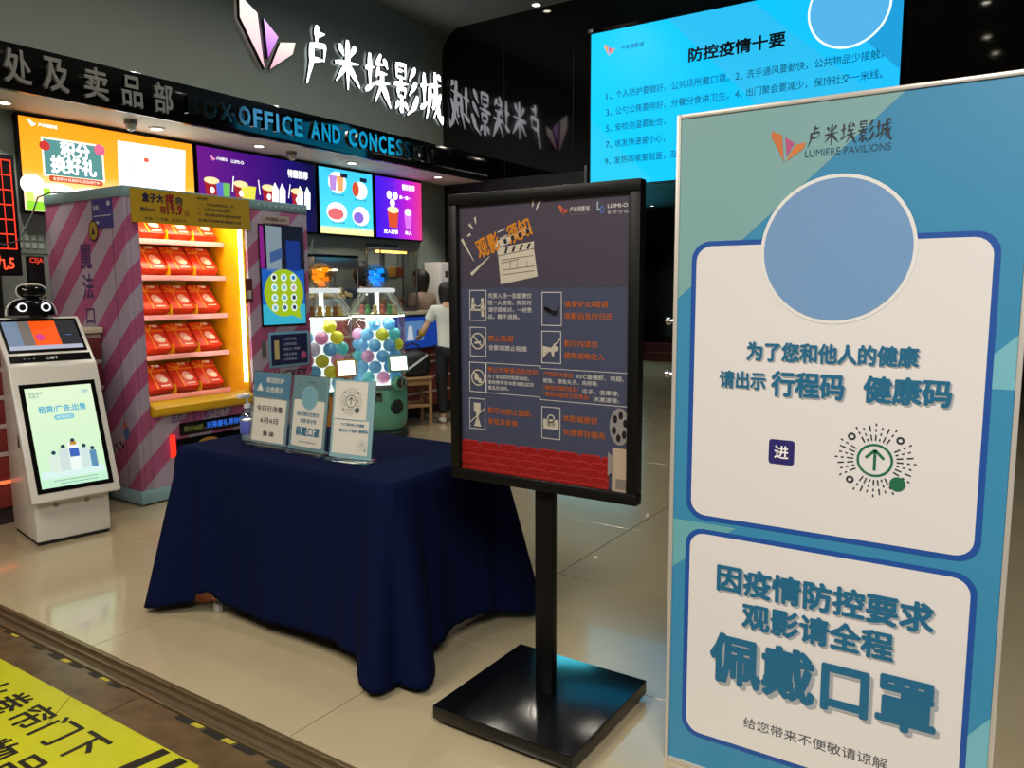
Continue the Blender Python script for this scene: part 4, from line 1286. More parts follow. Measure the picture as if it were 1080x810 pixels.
# =================================================================== POSTER STAND
ps = thing('poster_stand', 'black framed cinema rules poster on a pole with square black base', 'poster stand', (-1.315, 2.175, 0))
base_b = mat('base_black', '#08080a', .2, spec=.5)
box('base_plate', -1.585, -1.05, 1.90, 2.445, .018, .066, base_b, ps, .004)
for x in (-1.545, -1.09):
    for y in (1.94, 2.405):
        lathe('foot', [(0, 0), (.018, 0), (.018, .008), (.009, .010), (.009, .018), (0, .018)], chrome, ps, (x, y, 0), 16)
box('pole', -1.347, -1.280, 2.17, 2.205, .066, 1.20, black_satin, ps, .003)
PX0, PX1, PZ0, PZ1, PY = -1.668, -.958, .790, 1.768, 2.135
fwid = .036
box('poster_backing', PX0 + .01, PX1 - .01, PY + .012, PY + .032, PZ0 + .01, PZ1 - .01, black_matt, ps)
for nm, a in (('frame_rail', (PX0, PX1, PZ1 - fwid, PZ1)), ('frame_rail', (PX0, PX1, PZ0, PZ0 + fwid)), ('frame_stile', (PX0, PX0 + fwid, PZ0 + fwid, PZ1 - fwid)), ('frame_stile', (PX1 - fwid, PX1, PZ0 + fwid, PZ1 - fwid))):
    box(nm, a[0], a[1], PY - .008, PY + .034, a[2], a[3], black_satin, ps, .004)
fpz = Fr(ps, (-1.66, PY + .0115, 0), X, Z, .0006)
pd1 = mat('poster_plum', '#4c4555', .35); pd2 = mat('poster_slate', '#4a5068', .35)
u0, u1, v0, v1 = .028, .666, .826, 1.732
psh = fpz.rect('poster_sheet', u0, v0, u1, v1, pd2, 0)
fpz = fpz.on(psh)
fpz.rect('plum_field', u0, 1.456, u1, v1, pd1, 1)
pw = mat('poster_white', '#d6d2cc', .4); po = mat('poster_orange', '#c96a30', .4); pcr = mat('poster_cream', '#d2c9b4', .4); pk = mat('poster_black', '#1c1a22', .4)
# title with ticks and clapper board
rt_ = R(19)
tc_ = (.205, 1.615)


def rot_pt(p, c, a):
    dx, dy = p[0] - c[0], p[1] - c[1]
    return (c[0] + dx * math.cos(a) - dy * math.sin(a), c[1] + dx * math.sin(a) + dy * math.cos(a))


ty_m = mat('poster_gold', '#d98a22', .4)
for s, du, wd in (('观', -.085, .048), ('影', -.036, .046), ('须', .045, .046), ('知', .092, .046)):
    cx_, cy_ = rot_pt((tc_[0] + du, tc_[1]), tc_, rt_)
    fpz.text(s, cx_ - wd / 2, cy_ - .032, cx_ + wd / 2, cy_ + .032, ty_m, 3, .03, rot=rt_, name='title_character')
for dv in (-.022, .003, .026):
    a = rot_pt((tc_[0] - .01, tc_[1] + dv), tc_, rt_); b = rot_pt((tc_[0] + .022, tc_[1] + dv), tc_, rt_)
    fpz.line('title_dash', a, b, .004, pw, 3)
for a, b, w1, w2 in (((.075, 1.635), (.062, 1.628), .010, .004), ((.086, 1.652), (.070, 1.668), .003, .010), ((.098, 1.668), (.094, 1.69), .003, .009),
                     ((.322, 1.71), (.324, 1.735), .003, .010), ((.335, 1.70), (.35, 1.726), .003, .010), ((.038, 1.62), (.088, 1.545), .010, .002), ((.076, 1.50), (.155, 1.56), .012, .002)):
    fpz.line('spark_mark', a, b, w1, pcr, 2, w2)
fpz.poly('clapper_board', [(.188, 1.558), (.327, 1.578), (.341, 1.49), (.197, 1.466)], pcr, 2)
fpz.poly('clapper_top', [(.187, 1.56), (.327, 1.58), (.328, 1.602), (.183, 1.585)], pcr, 3)
fpz.poly('clapper_arm', [(.178, 1.585), (.312, 1.628), (.318, 1.648), (.176, 1.606)], pcr, 3)
for k in range(4):
    u = .212 + k * .029
    fpz.poly('clapper_stripe', [(u, 1.566 + k * .0042), (u + .009, 1.567 + k * .0042), (u + .017, 1.588 + k * .003), (u + .008, 1.587 + k * .003)], pk, 4)
    u = .205 + k * .029
    fpz.poly('clapper_stripe', [(u + .008, 1.597 + k * .0092), (u + .020, 1.600 + k * .0092), (u + .016, 1.615 + k * .0092), (u + .004, 1.612 + k * .0092)], pk, 4)
for v_, a_, b_ in ((1.545, .20, .325), (1.535, .20, .27), (1.512, .205, .33), (1.497, .205, .33)):
    fpz.line('clapper_line', (a_, v_), (b_, v_ + .012), .0022, mat('poster_grey', '#6f6a66', .4), 3)
for u in (.235, .262, .30):
    fpz.line('clapper_line', (u, 1.518), (u + .002, 1.54), .002, mat('poster_grey', '#6f6a66'), 3)
# emblem lines at the top
emblem(fpz, .418, 1.678, .032, [mat('emb_orange', '#d8703a', .4), mat('emb_rose', '#c03a5a', .4), mat('emb_orange2', '#d2622e', .4)], .0012, .0018)
fpz.text('卢米埃影城', .457, 1.685, .527, 1.702, pw, 3, .02)
fpz.line('logo_rule', (.457, 1.678), (.527, 1.678), .002, mat('poster_grey', '#6f6a66'), 3)
fpz.text('L', .552, 1.685, .565, 1.712, mat('logo_sky', '#a8c0d8', .4), 3, .03)
fpz.text('D', .564, 1.675, .578, 1.698, mat('logo_blue', '#5a74b4', .4), 3, .03)
fpz.text('LUMI-O', .588, 1.69, .655, 1.702, pw, 3, .03)
fpz.text('影 梦 空 间', .588, 1.672, .655, 1.682, pw, 3, .0)
# icon frames
fw = .0028
for (a0, b0, a1, b1) in ((.068, 1.344, .138, 1.448), (.068, 1.222, .136, 1.323), (.064, 1.099, .134, 1.203), (.062, .970, .130, 1.078), (.356, 1.333, .430, 1.441), (.355, 1.212, .428, 1.317), (.355, .965, .426, 1.071)):
    fpz.frame('icon_frame', a0, b0, a1, b1, fw, pw, 2)
fpz.frame('rule_box', .134, 1.099, .352, 1.203, .0022, pw, 2)
fpz.frame('rule_box', .350, 1.091, .663, 1.196, .0022, pw, 2)
# icons: ticket check, no smoking, no food, no filming, glasses, pet, padlock
for u, sgn in ((.083, 1), (.122, -1)):
    fpz.ell('icon_head', u, 1.415, .006, .007, pcr, 3, 12)
    fpz.poly('icon_body', [(u - .008, 1.382), (u + .008, 1.382), (u + .006, 1.406), (u - .006, 1.406)], pcr, 3)
    fpz.line('icon_arm', (u, 1.402), (u + sgn * .018, 1.392), .004, pcr, 3)
fpz.line('icon_desk', (.070, 1.381), (.122, 1.381), .006, pcr, 3)
fpz.line('icon_leg', (.122, 1.382), (.123, 1.358), .010, pcr, 3)
for cv in (1.275, 1.150):
    fpz.ring('no_sign_ring', .101, cv, .024, .0285, pcr, 3, 28)
    fpz.line('no_sign_bar', (.083, cv + .018), (.119, cv - .018), .005, pcr, 4)
fpz.line('icon_cigarette', (.088, 1.268), (.114, 1.272), .007, pcr, 3)
fpz.ell('icon_cup', .094, 1.152, .009, .013, pcr, 3, 12)
fpz.ell('icon_cake', .108, 1.14, .008, .009, pcr, 3, 12)
fpz.poly('icon_camera', [(.082, 1.03), (.110, 1.03), (.110, 1.062), (.082, 1.062)], pcr, 3)
fpz.poly('icon_camera', [(.090, 1.03), (.104, 1.03), (.100, 1.003), (.094, 1.003)], pcr, 3)
fpz.poly('icon_camera', [(.082, .98), (.112, .98), (.104, 1.004), (.091, 1.004)], pcr, 3)
fpz.line('no_sign_bar', (.066, .993), (.128, 1.045), .004, pcr, 4)
fpz.line('icon_glasses', (.364, 1.393), (.395, 1.376), .006, pk, 3)
fpz.ell('icon_glasses', .378, 1.383, .013, .009, pk, 3, 14, rot=-.4)
fpz.ell('icon_glasses', .402, 1.374, .013, .009, pk, 3, 14, rot=-.2)
fpz.line('icon_glasses', (.410, 1.376), (.420, 1.396), .005, pk, 3)
fpz.poly('icon_pet', [(.360, 1.268), (.398, 1.262), (.402, 1.278), (.408, 1.270), (.420, 1.262), (.412, 1.252), (.404, 1.252), (.402, 1.236), (.395, 1.236), (.392, 1.25), (.372, 1.248), (.366, 1.236), (.360, 1.236)], pcr, 3)
fpz.line('no_sign_bar', (.357, 1.228), (.426, 1.292), .004, pcr, 4)
fpz.rect('icon_padlock', .362, .998, .420, 1.030, pcr, 3)
fpz.ring('icon_shackle', .391, 1.032, .010, .0145, pcr, 3, 20)
fpz.text('寄存', .376, 1.006, .408, 1.022, mat('poster_grey', '#6f6a66'), 4)
# rule lettering
for s, a0, a1, b0, hh, m_ in (
        ('凭票入场一张影票仅', .146, .318, 1.420, .017, pw), ('限一人使用，购买时', .146, .318, 1.397, .017, pw), ('请仔细核对，一经售', .146, .318, 1.374, .017, pw), ('出，概不退换。', .146, .27, 1.351, .017, pw),
        ('禁止吸烟', .146, .245, 1.276, .021, po), ('全影城禁止吸烟', .146, .298, 1.246, .018, pw),
        ('禁止外带食品及饮料', .142, .342, 1.171, .019, po), ('为了保证您的观影体验，', .142, .308, 1.150, .014, pw), ('谢绝携带非本影城购买的', .142, .325, 1.131, .014, pw), ('食品及饮料。', .142, .228, 1.112, .014, pw),
        ('影厅内禁止摄影、', .142, .322, 1.030, .021, po), ('录音及录像', .142, .262, .993, .021, po),
        ('请爱护3D眼镜', .440, .592, 1.392, .021, po), ('观影后及时归还', .440, .608, 1.355, .021, po),
        ('影厅内请勿', .440, .558, 1.268, .021, po), ('携带宠物进入', .440, .582, 1.230, .021, po),
        ('*气味较大食品:', .362, .474, 1.170, .016, po), ('KFC香辣虾、鸡翅、', .486, .648, 1.168, .016, pw), ('鱿鱼、章鱼丸子、鸡排等;', .362, .560, 1.148, .016, pw),
        ('*噪音比高的食品:', .362, .490, 1.126, .016, po), ('瓜子、坚果等;', .504, .632, 1.122, .016, pw), ('*容易弄脏自己的食品:', .362, .530, 1.104, .016, po), ('冰激凌等;', .545, .632, 1.100, .016, pw),
        ('本影城提供', .436, .560, 1.028, .022, po), ('免费寄存服务', .436, .588, .983, .022, po)):
    fpz.text(s, a0, b0, a1, b0 + hh, m_, 3, .012)
# red cinema seats printed along the bottom
rd1 = mat('seat_red', '#a01418', .4); rd2 = mat('seat_red_rim', '#c03034', .4)
fpz.rect('seat_ground', u0, v0, .60, .918, rd1, 2)
for rr_ in range(5):
    for k in range(8):
        uu = u0 + .002 + k * .078 + (.039 if rr_ % 2 else 0); vv = .912 - rr_ * .023
        ue = min(uu + .074, .60)
        if ue - uu < .02:
            continue
        P = [(uu, vv - .018), (ue, vv - .018), (ue, vv + .012), (ue - .008, vv + .018), (uu + .008, vv + .018), (uu, vv + .012)]
        P = [(a, max(b, v0 + .001)) for a, b in P]
        fpz.poly('printed_seat', P, rd2, 3 + rr_ * 2)
        fpz.poly('printed_seat', [(a + (.002 if a < (uu + ue) / 2 else -.002), max(b - .004, v0 + .0006)) for a, b in P], rd1, 4 + rr_ * 2)
# film reel and projector at the corner
fpz.ell('film_reel', .636, 1.028, .034, .058, mat('reel_grey', '#9a9490', .4), 3, 32)
for k in range(6):
    a = R(60 * k + 20)
    fpz.ell('reel_hole', .636 + .020 * math.cos(a), 1.028 + .036 * math.sin(a), .0075, .0125, pk, 4, 14)
fpz.rect('projector_body', .615, v0, u1, .962, mat('projector_cream', '#c4ae98', .4), 14)
fpz.poly('projector_lens', [(.600, .872), (.616, .885), (.616, .935), (.600, .948)], mat('reel_grey', '#9a9490'), 14)
fpz.rect('projector_foot', .628, v0 + .008, u1, v0 + .04, mat('projector_grey', '#8c8078', .4), 15)
box('glazing', PX0 + fwid - .004, PX1 - fwid + .004, PY - .004, PY - .002, PZ0 + fwid - .004, PZ1 - fwid + .004, thin_glass('poster_acrylic', (1, 1, 1), .015, .05), ps)

# =================================================================== STANDING BANNER BOARD
bb = thing('banner_board', 'tall standing health notice board in blue with two white cards', 'notice board', (-.43, 2.15, 0))
BX0, BX1, BZ0, BZ1, BY = -.856, -.002, .0, 1.932, 2.138
board_m = mat('banner_edge', '#c8c2b6', .35, .3)
for nm, a in (('frame_stile', (BX0, BX0 + .012, .0, BZ1)), ('frame_stile', (BX1 - .012, BX1, .0, BZ1)), ('frame_rail', (BX0 + .012, BX1 - .012, BZ1 - .012, BZ1)), ('frame_rail', (BX0 + .012, BX1 - .012, .0, .014))):
    box(nm, a[0], a[1], BY, BY + .03, a[2], a[3], board_m, bb, .002)
box('core_panel', BX0 + .010, BX1 - .010, BY + .006, BY + .026, .010, BZ1 - .010, mat('banner_core', '#b8b4aa', .6), bb)
for s_ in (BX0 + .10, BX1 - .10):
    box('floor_foot', s_ - .03, s_ + .03, BY + .03, BY + .26, 0.0, .02, mat('foot_grey', '#77746e', .4, .5), bb, .004)
for z_ in (1.355, 1.20):
    lathe('side_knob', [(0, 0), (.006, 0), (.006, .010), (.011, .012), (.011, .022), (0, .024)], chrome, bb, (0, 0, 0), 14, Matrix.Translation((BX0, BY + .012, z_)) @ Matrix.Rotation(R(-90), 4, 'Y'))
fB = Fr(bb, (-.856, BY + .0055, 0), X, Z, .0006)
W_ = .854
bl1 = mat('banner_blue', '#3888ae', .42, noise=.02); bl2 = mat('banner_sage', '#7ca6a4', .42); bl3 = mat('banner_blue_pale', '#68a8ac', .42)
fB = fB.on(fB.rect('banner_sheet', .011, .012, W_ - .011, BZ1 - .011, bl1, 0))
fB.poly('sage_corner', [(.011, 1.42), (.58, BZ1 - .011), (.011, BZ1 - .011)], bl2, 1)
fB.poly('pale_corner', [(W_ - .011, .0135), (W_ - .011, .40), (W_ - .30, .0135)], mat('banner_sky', '#74b4c0', .42), 1)
fB.poly('pale_corner', [(W_ - .011, 1.21), (W_ - .011, 1.34), (W_ - .14, 1.21)], mat('banner_sky', '#74b4c0'), 1)
fB.poly('sage_strip', [(.011, .62), (.20, .77), (.011, .77)], bl3, 1)
rim_b = mat('banner_royal', '#1d4f9c', .42); card = mat('banner_card', '#dedad4', .45)
fB.rrect('card_rim', .052, .780, .796, 1.580, .052, rim_b, 2)
fB.rrect('white_card', .066, .794, .782, 1.566, .042, card, 3)
fB.rrect('card_rim', .052, .105, .796, .752, .052, rim_b, 2)
fB.rrect('white_card', .066, .119, .782, .738, .042, card, 3)
# round badge (its mascot is left out)
fB.ell('badge_rim', .434, 1.546, .189, .190, mat('badge_white', '#e2e0da', .42), 5, 48)
fB.ell('badge_face', .434, 1.546, .180, .181, mat('badge_blue', '#7398c0', .42), 6, 48)
emblem(fB, .262, 1.777, .082, [mat('emb_b_orange', '#c87038', .42), mat('emb_b_rose', '#b8507c', .42), mat('emb_b_orange2', '#d0783a', .42)], .0012, .0020)
bk = mat('banner_ink', '#2c3038', .45)
for k, ch in enumerate('卢米埃影城'):
    brush_char(fB, ch, .354 + k * .0405, 1.808, .390 + k * .0405, 1.860, bk, 3, .10)
fB.text('LUMIERE PAVILIONS', .350, 1.784, .552, 1.802, mat('banner_ink_blue', '#2a5a74', .45), 3, .0)
tl = mat('banner_teal_ink', '#1d6688', .45); sh = mat('banner_ink_white', '#f2eee8', .45); shd = mat('banner_ink_shade', '#a0a6a8', .45)


def line3(s, a0, b0, a1, b1, bold=.036, keep=1):
    """bold teal line with a white edge and a grey drop print"""
    d = (b1 - b0) * .06
    fB.text(s, a0 + d, b0 - d, a1 + d, b1 - d, shd, 5, bold + .004, name='lettering_shade')
    fB.text(s, a0, b0, a1, b1, tl, 7, bold)


line3('为了您和他人的健康', .216, 1.252, .640, 1.305)
line3('请出示', .142, 1.172, .270, 1.222, .028)
line3('行程码', .285, 1.158, .472, 1.228)
line3('健康码', .517, 1.158, .716, 1.228)
fB.rrect('code_emblem', .285, 1.005 - .034, .353, 1.005 + .034, .008, mat('emblem_indigo', '#2a2468', .45), 5)
fB.text('进', .300, 1.005 - .018, .338, 1.005 + .018, sh, 7, .02)
burst(fB, .552, 1.010, .098, bk, mat('emblem_green', '#1f6a48', .45), 5)
line3('因疫情防控要求', .150, .578, .708, .660, .036)
line3('观影请全程', .226, .482, .620, .562, .036)
line3('佩戴口罩', .136, .300, .726, .455, .036)
fB.text('给您带来不便敬请谅解', .240, .182, .620, .214, mat('ink_grey2', '#4c4e54', .5), 5, -.002)

# =================================================================== CAPSULE TOY MACHINES
def soft_plastic(name, col):
    m = mat(name, col, .22)
    nt = m.node_tree; p = nt.nodes['Principled BSDF']; out = nt.nodes['Material Output']
    tr = nt.nodes.new('ShaderNodeBsdfTranslucent'); tr.inputs[0].default_value = lin(col)
    mx = nt.nodes.new('ShaderNodeMixShader'); mx.inputs[0].default_value = .5
    nt.links.new(p.outputs[0], mx.inputs[1]); nt.links.new(tr.outputs[0], mx.inputs[2]); nt.links.new(mx.outputs[0], out.inputs[0])
    return m


ball_mats = {'blue': soft_plastic('ball_blue', '#8fd0f0'), 'pink': soft_plastic('ball_pink', '#f2bcdc'), 'yellow': soft_plastic('ball_yellow', '#ece860'), 'green': soft_plastic('ball_green', '#a2e47c'), 'mint': soft_plastic('ball_mint', '#8adfe0'), 'white': soft_plastic('ball_white', '#eae6f2')}
bm = bmesh.new(); bmesh.ops.create_uvsphere(bm, u_segments=18, v_segments=12, radius=.062)
ball_me = bpy.data.meshes.new('half_shell'); bm.to_mesh(ball_me); bm.free()
for p in ball_me.polygons:
    p.use_smooth = True
BALLS = {}
for k, m_ in ball_mats.items():
    b = ball_me.copy(); b.materials.clear(); b.materials.append(m_); BALLS[k] = b


def capsule_machine(cx, cy, label, body_hex, glow_hex, globe_hex, ballseq, which, aim):
    C0 = Vector((cx, cy, 0))
    bmn = mat('capsule_body_%s' % which, body_hex, .35)
    t = thing('capsule_machine', label, 'toy machine', C0, group='capsule toy machines')
    rr0 = .275
    lathe('foot_ring', [(0, 0), (rr0 - .02, 0), (rr0 + .01, .03), (rr0 + .01, .06), (rr0 - .03, .09), (0, .09)], mat('foot_dark', '#1c2426', .4), t, C0, 32)
    lathe('body', [(0, .09), (rr0 - .04, .09), (rr0 - .015, .12), (rr0, .20), (rr0, .48), (rr0 - .01, .50), (0, .50)], bmn, t, C0, 36)
    lathe('belt', [(rr0 - .012, .50), (rr0 + .006, .503), (rr0 + .006, .537), (rr0 - .012, .54)], mat('belt_dark', '#5c6a66', .4), t, C0, 36)
    lathe('tank', [(rr0 - .008, .54), (rr0 - .004, .55), (rr0 - .004, 1.20), (rr0 - .010, 1.215)], thin_glass('tank_plastic', (.98, 1, 1), .05), t, C0, 36)
    lathe('tank_floor', [(0, .53), (rr0 - .014, .53), (rr0 - .014, .542), (0, .542)], emat('#f0fff8', 1.6), t, C0, 28)  # glow put into the floor to brighten the tank
    lathe('divider_ring', [(rr0 - .012, 1.205), (rr0 + .002, 1.207), (rr0 + .002, 1.222), (rr0 - .012, 1.224)], mat('ring_olive', '#6c6a4a', .4), t, C0, 36)
    lathe('display_deck', [(0, 1.21), (rr0 - .016, 1.21), (rr0 - .016, 1.218), (0, 1.218)], mat('deck_pale', '#d8e0d0', .4), t, C0, 28)
    lathe('dome', [(rr0 - .006, 1.222), (rr0 - .015, 1.28), (rr0 - .06, 1.36), (rr0 - .115, 1.43)], thin_glass('tank_plastic'), t, C0, 36)
    lathe('lid', [(0, 1.425), (rr0 - .105, 1.425), (rr0 - .095, 1.435), (rr0 - .095, 1.46), (rr0 - .12, 1.468), (0, 1.468)], emat('#f2fbf8', .7), t, C0, 32)
    lathe('lamp_tube', [(0, 1.218), (.02, 1.218), (.02, 1.425), (0, 1.425)], emat('#f4fff6', 2.2), t, C0, 14)
    lathe('tank_fill_column', [(0, .543), (.115, .543), (.115, 1.205), (0, 1.205)], emat('#f4fff6', 1.0), t, C0, 20)  # added glowing core, lights the tank behind the balls
    lathe('ball_fill_ring', [(rr0 - .030, 1.196), (rr0 - .016, 1.196), (rr0 - .016, 1.204), (rr0 - .030, 1.204), (rr0 - .030, 1.196)], emat('#f8fffa', 30), t, C0, 36)  # added glowing ring, brightens the outer side of the balls
    # glowing globe of prizes on the lid
    gl = lathe('globe', [(.05, 1.468), (.085, 1.50), (.115, 1.56), (.118, 1.60), (.10, 1.655), (.06, 1.69), (0, 1.702)], thin_glass('globe_%s' % which, lin(globe_hex)[:3], .06), t, C0, 28)
    rg = random.Random(which)
    for k in range(9):
        a = k * 2.4; rq = .055 * math.sqrt((k % 5) / 5 + .1)
        p = C0 + Vector((rq * math.cos(a), rq * math.sin(a), 1.505 + .016 * k))
        bmx = bmesh.new(); s = .026
        bbox(bmx, p.x - s, p.x + s, p.y - s, p.y + s, p.z - s * .8, p.z + s * .8, .006, 1)
        from_bm('prize_block', bmx, emat(glow_hex, .9 + .3 * (k % 3)), t, True)
    # plain toy blocks standing in the dome
    for k in range(7):
        a = aim + R(-75 + 25 * k); rq = .17
        p = C0 + Vector((rq * math.cos(a), rq * math.sin(a), 1.218))
        cc = [['#c8a02a', '#8a5a2a', '#d8b040'], ['#c86a5a', '#5aa060', '#d0c080']][which][k % 3]
        lathe('toy_block', [(0, 0), (.026, 0), (.028, .03), (.018, .05), (.024, .065), (.020, .088), (0, .094)], mat('toy_%s' % cc[1:], cc, .4), t, p, 12)
    # tilted lit panel, dial, slot, chute on the side that faces the aisle
    d = Vector((math.cos(aim), math.sin(aim), 0)); s = Vector((-d.y, d.x, 0))
    fpn = Fr(t, C0 + d * (rr0 + .045) + Vector((0, 0, .665)), s, (Z * math.cos(R(12)) - d * math.sin(R(12))))
    box_on(fpn, 'panel_housing', -.01, 0.0, .185, .165, -.003, .03, bmn, .008)
    box_on(fpn, 'panel_rim', -.0, .01, .175, .155, .03, .036, mat('panel_rim', '#6a706a', .4), .003)
    fpn.rect('lit_panel', .008, .018, .167, .147, emat('#fff8e0' if which == 0 else '#f4fffb', 3.0), 62)
    d2 = Vector((math.cos(aim + .35), math.sin(aim + .35), 0)); s2 = Vector((-d2.y, d2.x, 0))
    fd = Fr(t, C0 + d2 * (rr0 - .01) + Vector((0, 0, .555)), s2, Z)
    M4 = on_face(fd, 0, 0, 0)
    lathe('dial', [(0, .07), (.062, .07), (.072, .06), (.072, .0), (0, 0)], bmn, t, (0, 0, 0), 28, M4)
    lathe('dial_face', [(0, .080), (.015, .080), (.05, .072), (.05, .071)], mat('dial_dark', '#2c3230', .3), t, (0, 0, 0), 24, M4)
    bmx = bmesh.new(); bbox(bmx, -.007, .007, -.045, .045, .078, .095, .003, 1, M4)
    from_bm('dial_grip', bmx, mat('dial_grip', '#8a8c86', .3, .6), t, True)
    d3 = Vector((math.cos(aim - .35), math.sin(aim - .35), 0)); s3 = Vector((-d3.y, d3.x, 0))
    fc = Fr(t, C0 + d3 * (rr0 - .002) + Vector((0, 0, .38)), s3, Z)
    box_on(fc, 'coin_plate', -.035, .0, .035, .10, -.03, .010, mat('coin_plate', '#4a5a54', .3, .5), .003)
    box_on(fc, 'coin_slot', -.02, .055, .02, .085, .010, .014, black_satin)
    M5 = on_face(Fr(t, C0 + d2 * (rr0 - .012) + Vector((0, 0, .32)), s2, Z), 0, 0, 0)
    lathe('chute_hole', [(0, .014), (.062, .014), (.068, .018), (.075, .012), (.078, .0)], mat('chute_dark', '#182420', .5), t, (0, 0, 0), 28, M5)
    # the balls in the tank: layers
    rg = random.Random(which + 3)
    pos = []
    for lay in range(6):
        z = .606 + lay * .104
        n, rad = (8, .190) if lay % 2 == 0 else (8, .190)
        for k in range(n):
            a = 2 * math.pi * (k + (.5 if lay % 2 else 0)) / n + .2 * which
            if lay == 5 and rg.random() < .55:
                continue
            # only the half turned to the hall can be seen
            if math.cos(a - R(-58)) < -.15:
                continue
            pos.append((rad * math.cos(a), rad * math.sin(a), z))
    for k, p in enumerate(pos):
        c = ballseq[k % len(ballseq)]
        o = bpy.data.objects.new('capsule_ball', BALLS[c]); COL.objects.link(o)
        o.location = C0 + Vector(p)
        tag(o, '%s plastic capsule ball in the tank of the %s machine' % (c, ['orange', 'green'][which]), 'capsule', '%s capsule balls in the %s machine' % (c, ['orange', 'green'][which]))
    return t


capsule_machine(-5.42, 5.02, 'orange based capsule toy machine with orange globe beside the vending machine', '#c98418', '#ff9a1c', '#ffd9a0', ['blue', 'pink', 'yellow', 'mint', 'green', 'white', 'blue', 'yellow', 'pink'], 0, R(-22))
capsule_machine(-5.33, 5.66, 'mint green capsule toy machine with blue globe and round dial', '#5f9e86', '#1c9cff', '#9fd8ff', ['blue', 'blue', 'mint', 'pink', 'blue', 'yellow', 'blue', 'blue'], 1, R(-28))

# =================================================================== THINGS ON AND BEHIND THE COUNTER
pc = thing('popcorn_cabinet', 'steel topped glass popcorn cabinet behind the capsule machines', 'food cabinet', (-5.98, 5.6, 1.211))
x0, x1, y0, y1 = -6.15, -5.80, 5.30, 5.90
box('steel_base', x0, x1, y0, y1, 1.211, 1.36, alu, pc, .005)
box('steel_hood', x0, x1, y0, y1, 1.66, 1.775, alu, pc, .006)
box('dark_band', x0 - .005, x1 + .005, y0 - .005, y1 + .005, 1.775, 1.80, black_satin, pc, .003)
for x in (x0, x1 - .015):
    for y in (y0, y1 - .015):
        box('corner_post', x, x + .015, y, y + .015, 1.36, 1.66, alu, pc)
box('side_glass', x1 - .009, x1 - .005, y0 + .015, y1 - .015, 1.36, 1.66, glass, pc)
box('warm_lamp', -6.02, -5.90, 5.5, 5.7, 1.645, 1.66, emat('#fff0d0', 5), pc)
bmx = bmesh.new()
rg = random.Random(5)
for k in range(90):
    r = bmesh.ops.create_icosphere(bmx, subdivisions=1, radius=rg.uniform(.018, .03))
    bmesh.ops.translate(bmx, verts=r['verts'], vec=(rg.uniform(x0 + .04, x1 - .04), rg.uniform(y0 + .04, y1 - .04), 1.375 + rg.random() ** 2 * .09))
o = from_bm('popcorn_heap', bmx, mat('popcorn', '#e8d49a', .7), pc, True); o['kind'] = 'stuff'

gc = thing('glass_food_case', 'glass food warmer case glowing orange on the counter before the staff', 'food cabinet', (-5.89, 6.5, 1.211))
x0, x1, y0, y1 = -5.985, -5.77, 6.20, 6.80
box('case_base', x0, x1, y0, y1, 1.211, 1.245, grey_metal, gc, .004)
box('case_top', x0, x1, y0, y1, 1.875, 1.895, grey_metal, gc, .004)
for x in (x0, x1 - .012):
    for y in (y0, y1 - .012):
        box('corner_post', x, x + .012, y, y + .012, 1.245, 1.875, grey_metal, gc)
box('case_glass', x1 - .008, x1 - .004, y0 + .014, y1 - .014, 1.245, 1.875, glass, gc)
box('case_glass', x0 + .014, x1 - .014, y0 + .002, y0 + .006, 1.245, 1.875, glass, gc)
box('mid_shelf', x0 + .012, x1 - .012, y0 + .014, y1 - .014, 1.58, 1.59, glass, gc)
box('warm_lamp', -5.90, -5.87, y0 + .06, y1 - .06, 1.85, 1.873, emat('#ffb85a', 5), gc)
for k, (x, y, z) in enumerate(((-5.88, 6.32, 1.592), (-5.86, 6.48, 1.592), (-5.89, 6.64, 1.592), (-5.88, 6.32, 1.247), (-5.86, 6.48, 1.247), (-5.89, 6.64, 1.247))):
    o = lathe('food_tub', [(0, 0), (.035, 0), (.05, .07), (.04, .10), (0, .115)], mat('tub_%d' % (k % 3), ('#c87a2a', '#d8a04a', '#8a4a2a')[k % 3], .5), None, (x, y, z), 14)
    tag(o, ['orange snack tub on the upper shelf of the glass case', 'golden snack tub on the upper shelf of the glass case', 'brown snack tub on the upper shelf of the glass case', 'orange snack tub on the floor of the glass case', 'golden snack tub on the floor of the glass case', 'brown snack tub on the floor of the glass case'][k], 'tub', 'snack tubs in the glass case')

bp_ = thing('counter_display', 'blue lit advert screen on the counter front before the person in white', 'screen', (-5.74, 6.72, 0.79))
box('casing', -5.757, -5.732, 6.34, 7.12, .78, 1.165, mat('casing_navy', '#14204a', .4), bp_, .004)
fbp = Fr(bp_, (-5.7315, 0, 0), Y, Z, .001)
fbp.rect('display', 6.36, .80, 7.10, 1.145, emat('#1d49b4', .55), 1)
fbp.rect('display_picture', 6.50, .88, 6.84, 1.10, emat('#6ea2dc', .5), 2)
fbp.poly('display_picture', [(6.55, .89), (6.66, .89), (6.64, 1.05), (6.58, 1.05)], emat('#dfe8f4', .6), 3)
fbp.poly('display_picture', [(6.72, .89), (6.80, .89), (6.80, 1.0), (6.72, 1.0)], emat('#2a3a8a', .5), 3)
lg = box('counter_ledge', -5.757, -5.715, 6.30, 7.2, .69, .712, mat('ledge_wood', '#8a6a48', .4), None, .004); tag(lg, 'narrow wooden ledge along the counter under the blue screen', 'ledge')
for k, (y, c, lb_) in enumerate(((6.48, '#c8402a', 'red snack carton on the ledge under the blue screen'), (6.60, '#d0b038', 'yellow snack carton on the ledge under the blue screen'))):
    o = box('snack_carton', -5.755, -5.717, y, y + .08, .713, .775, mat('carton_%d' % k, c, .5), None, .003); tag(o, lb_, 'carton', 'cartons on the ledge')
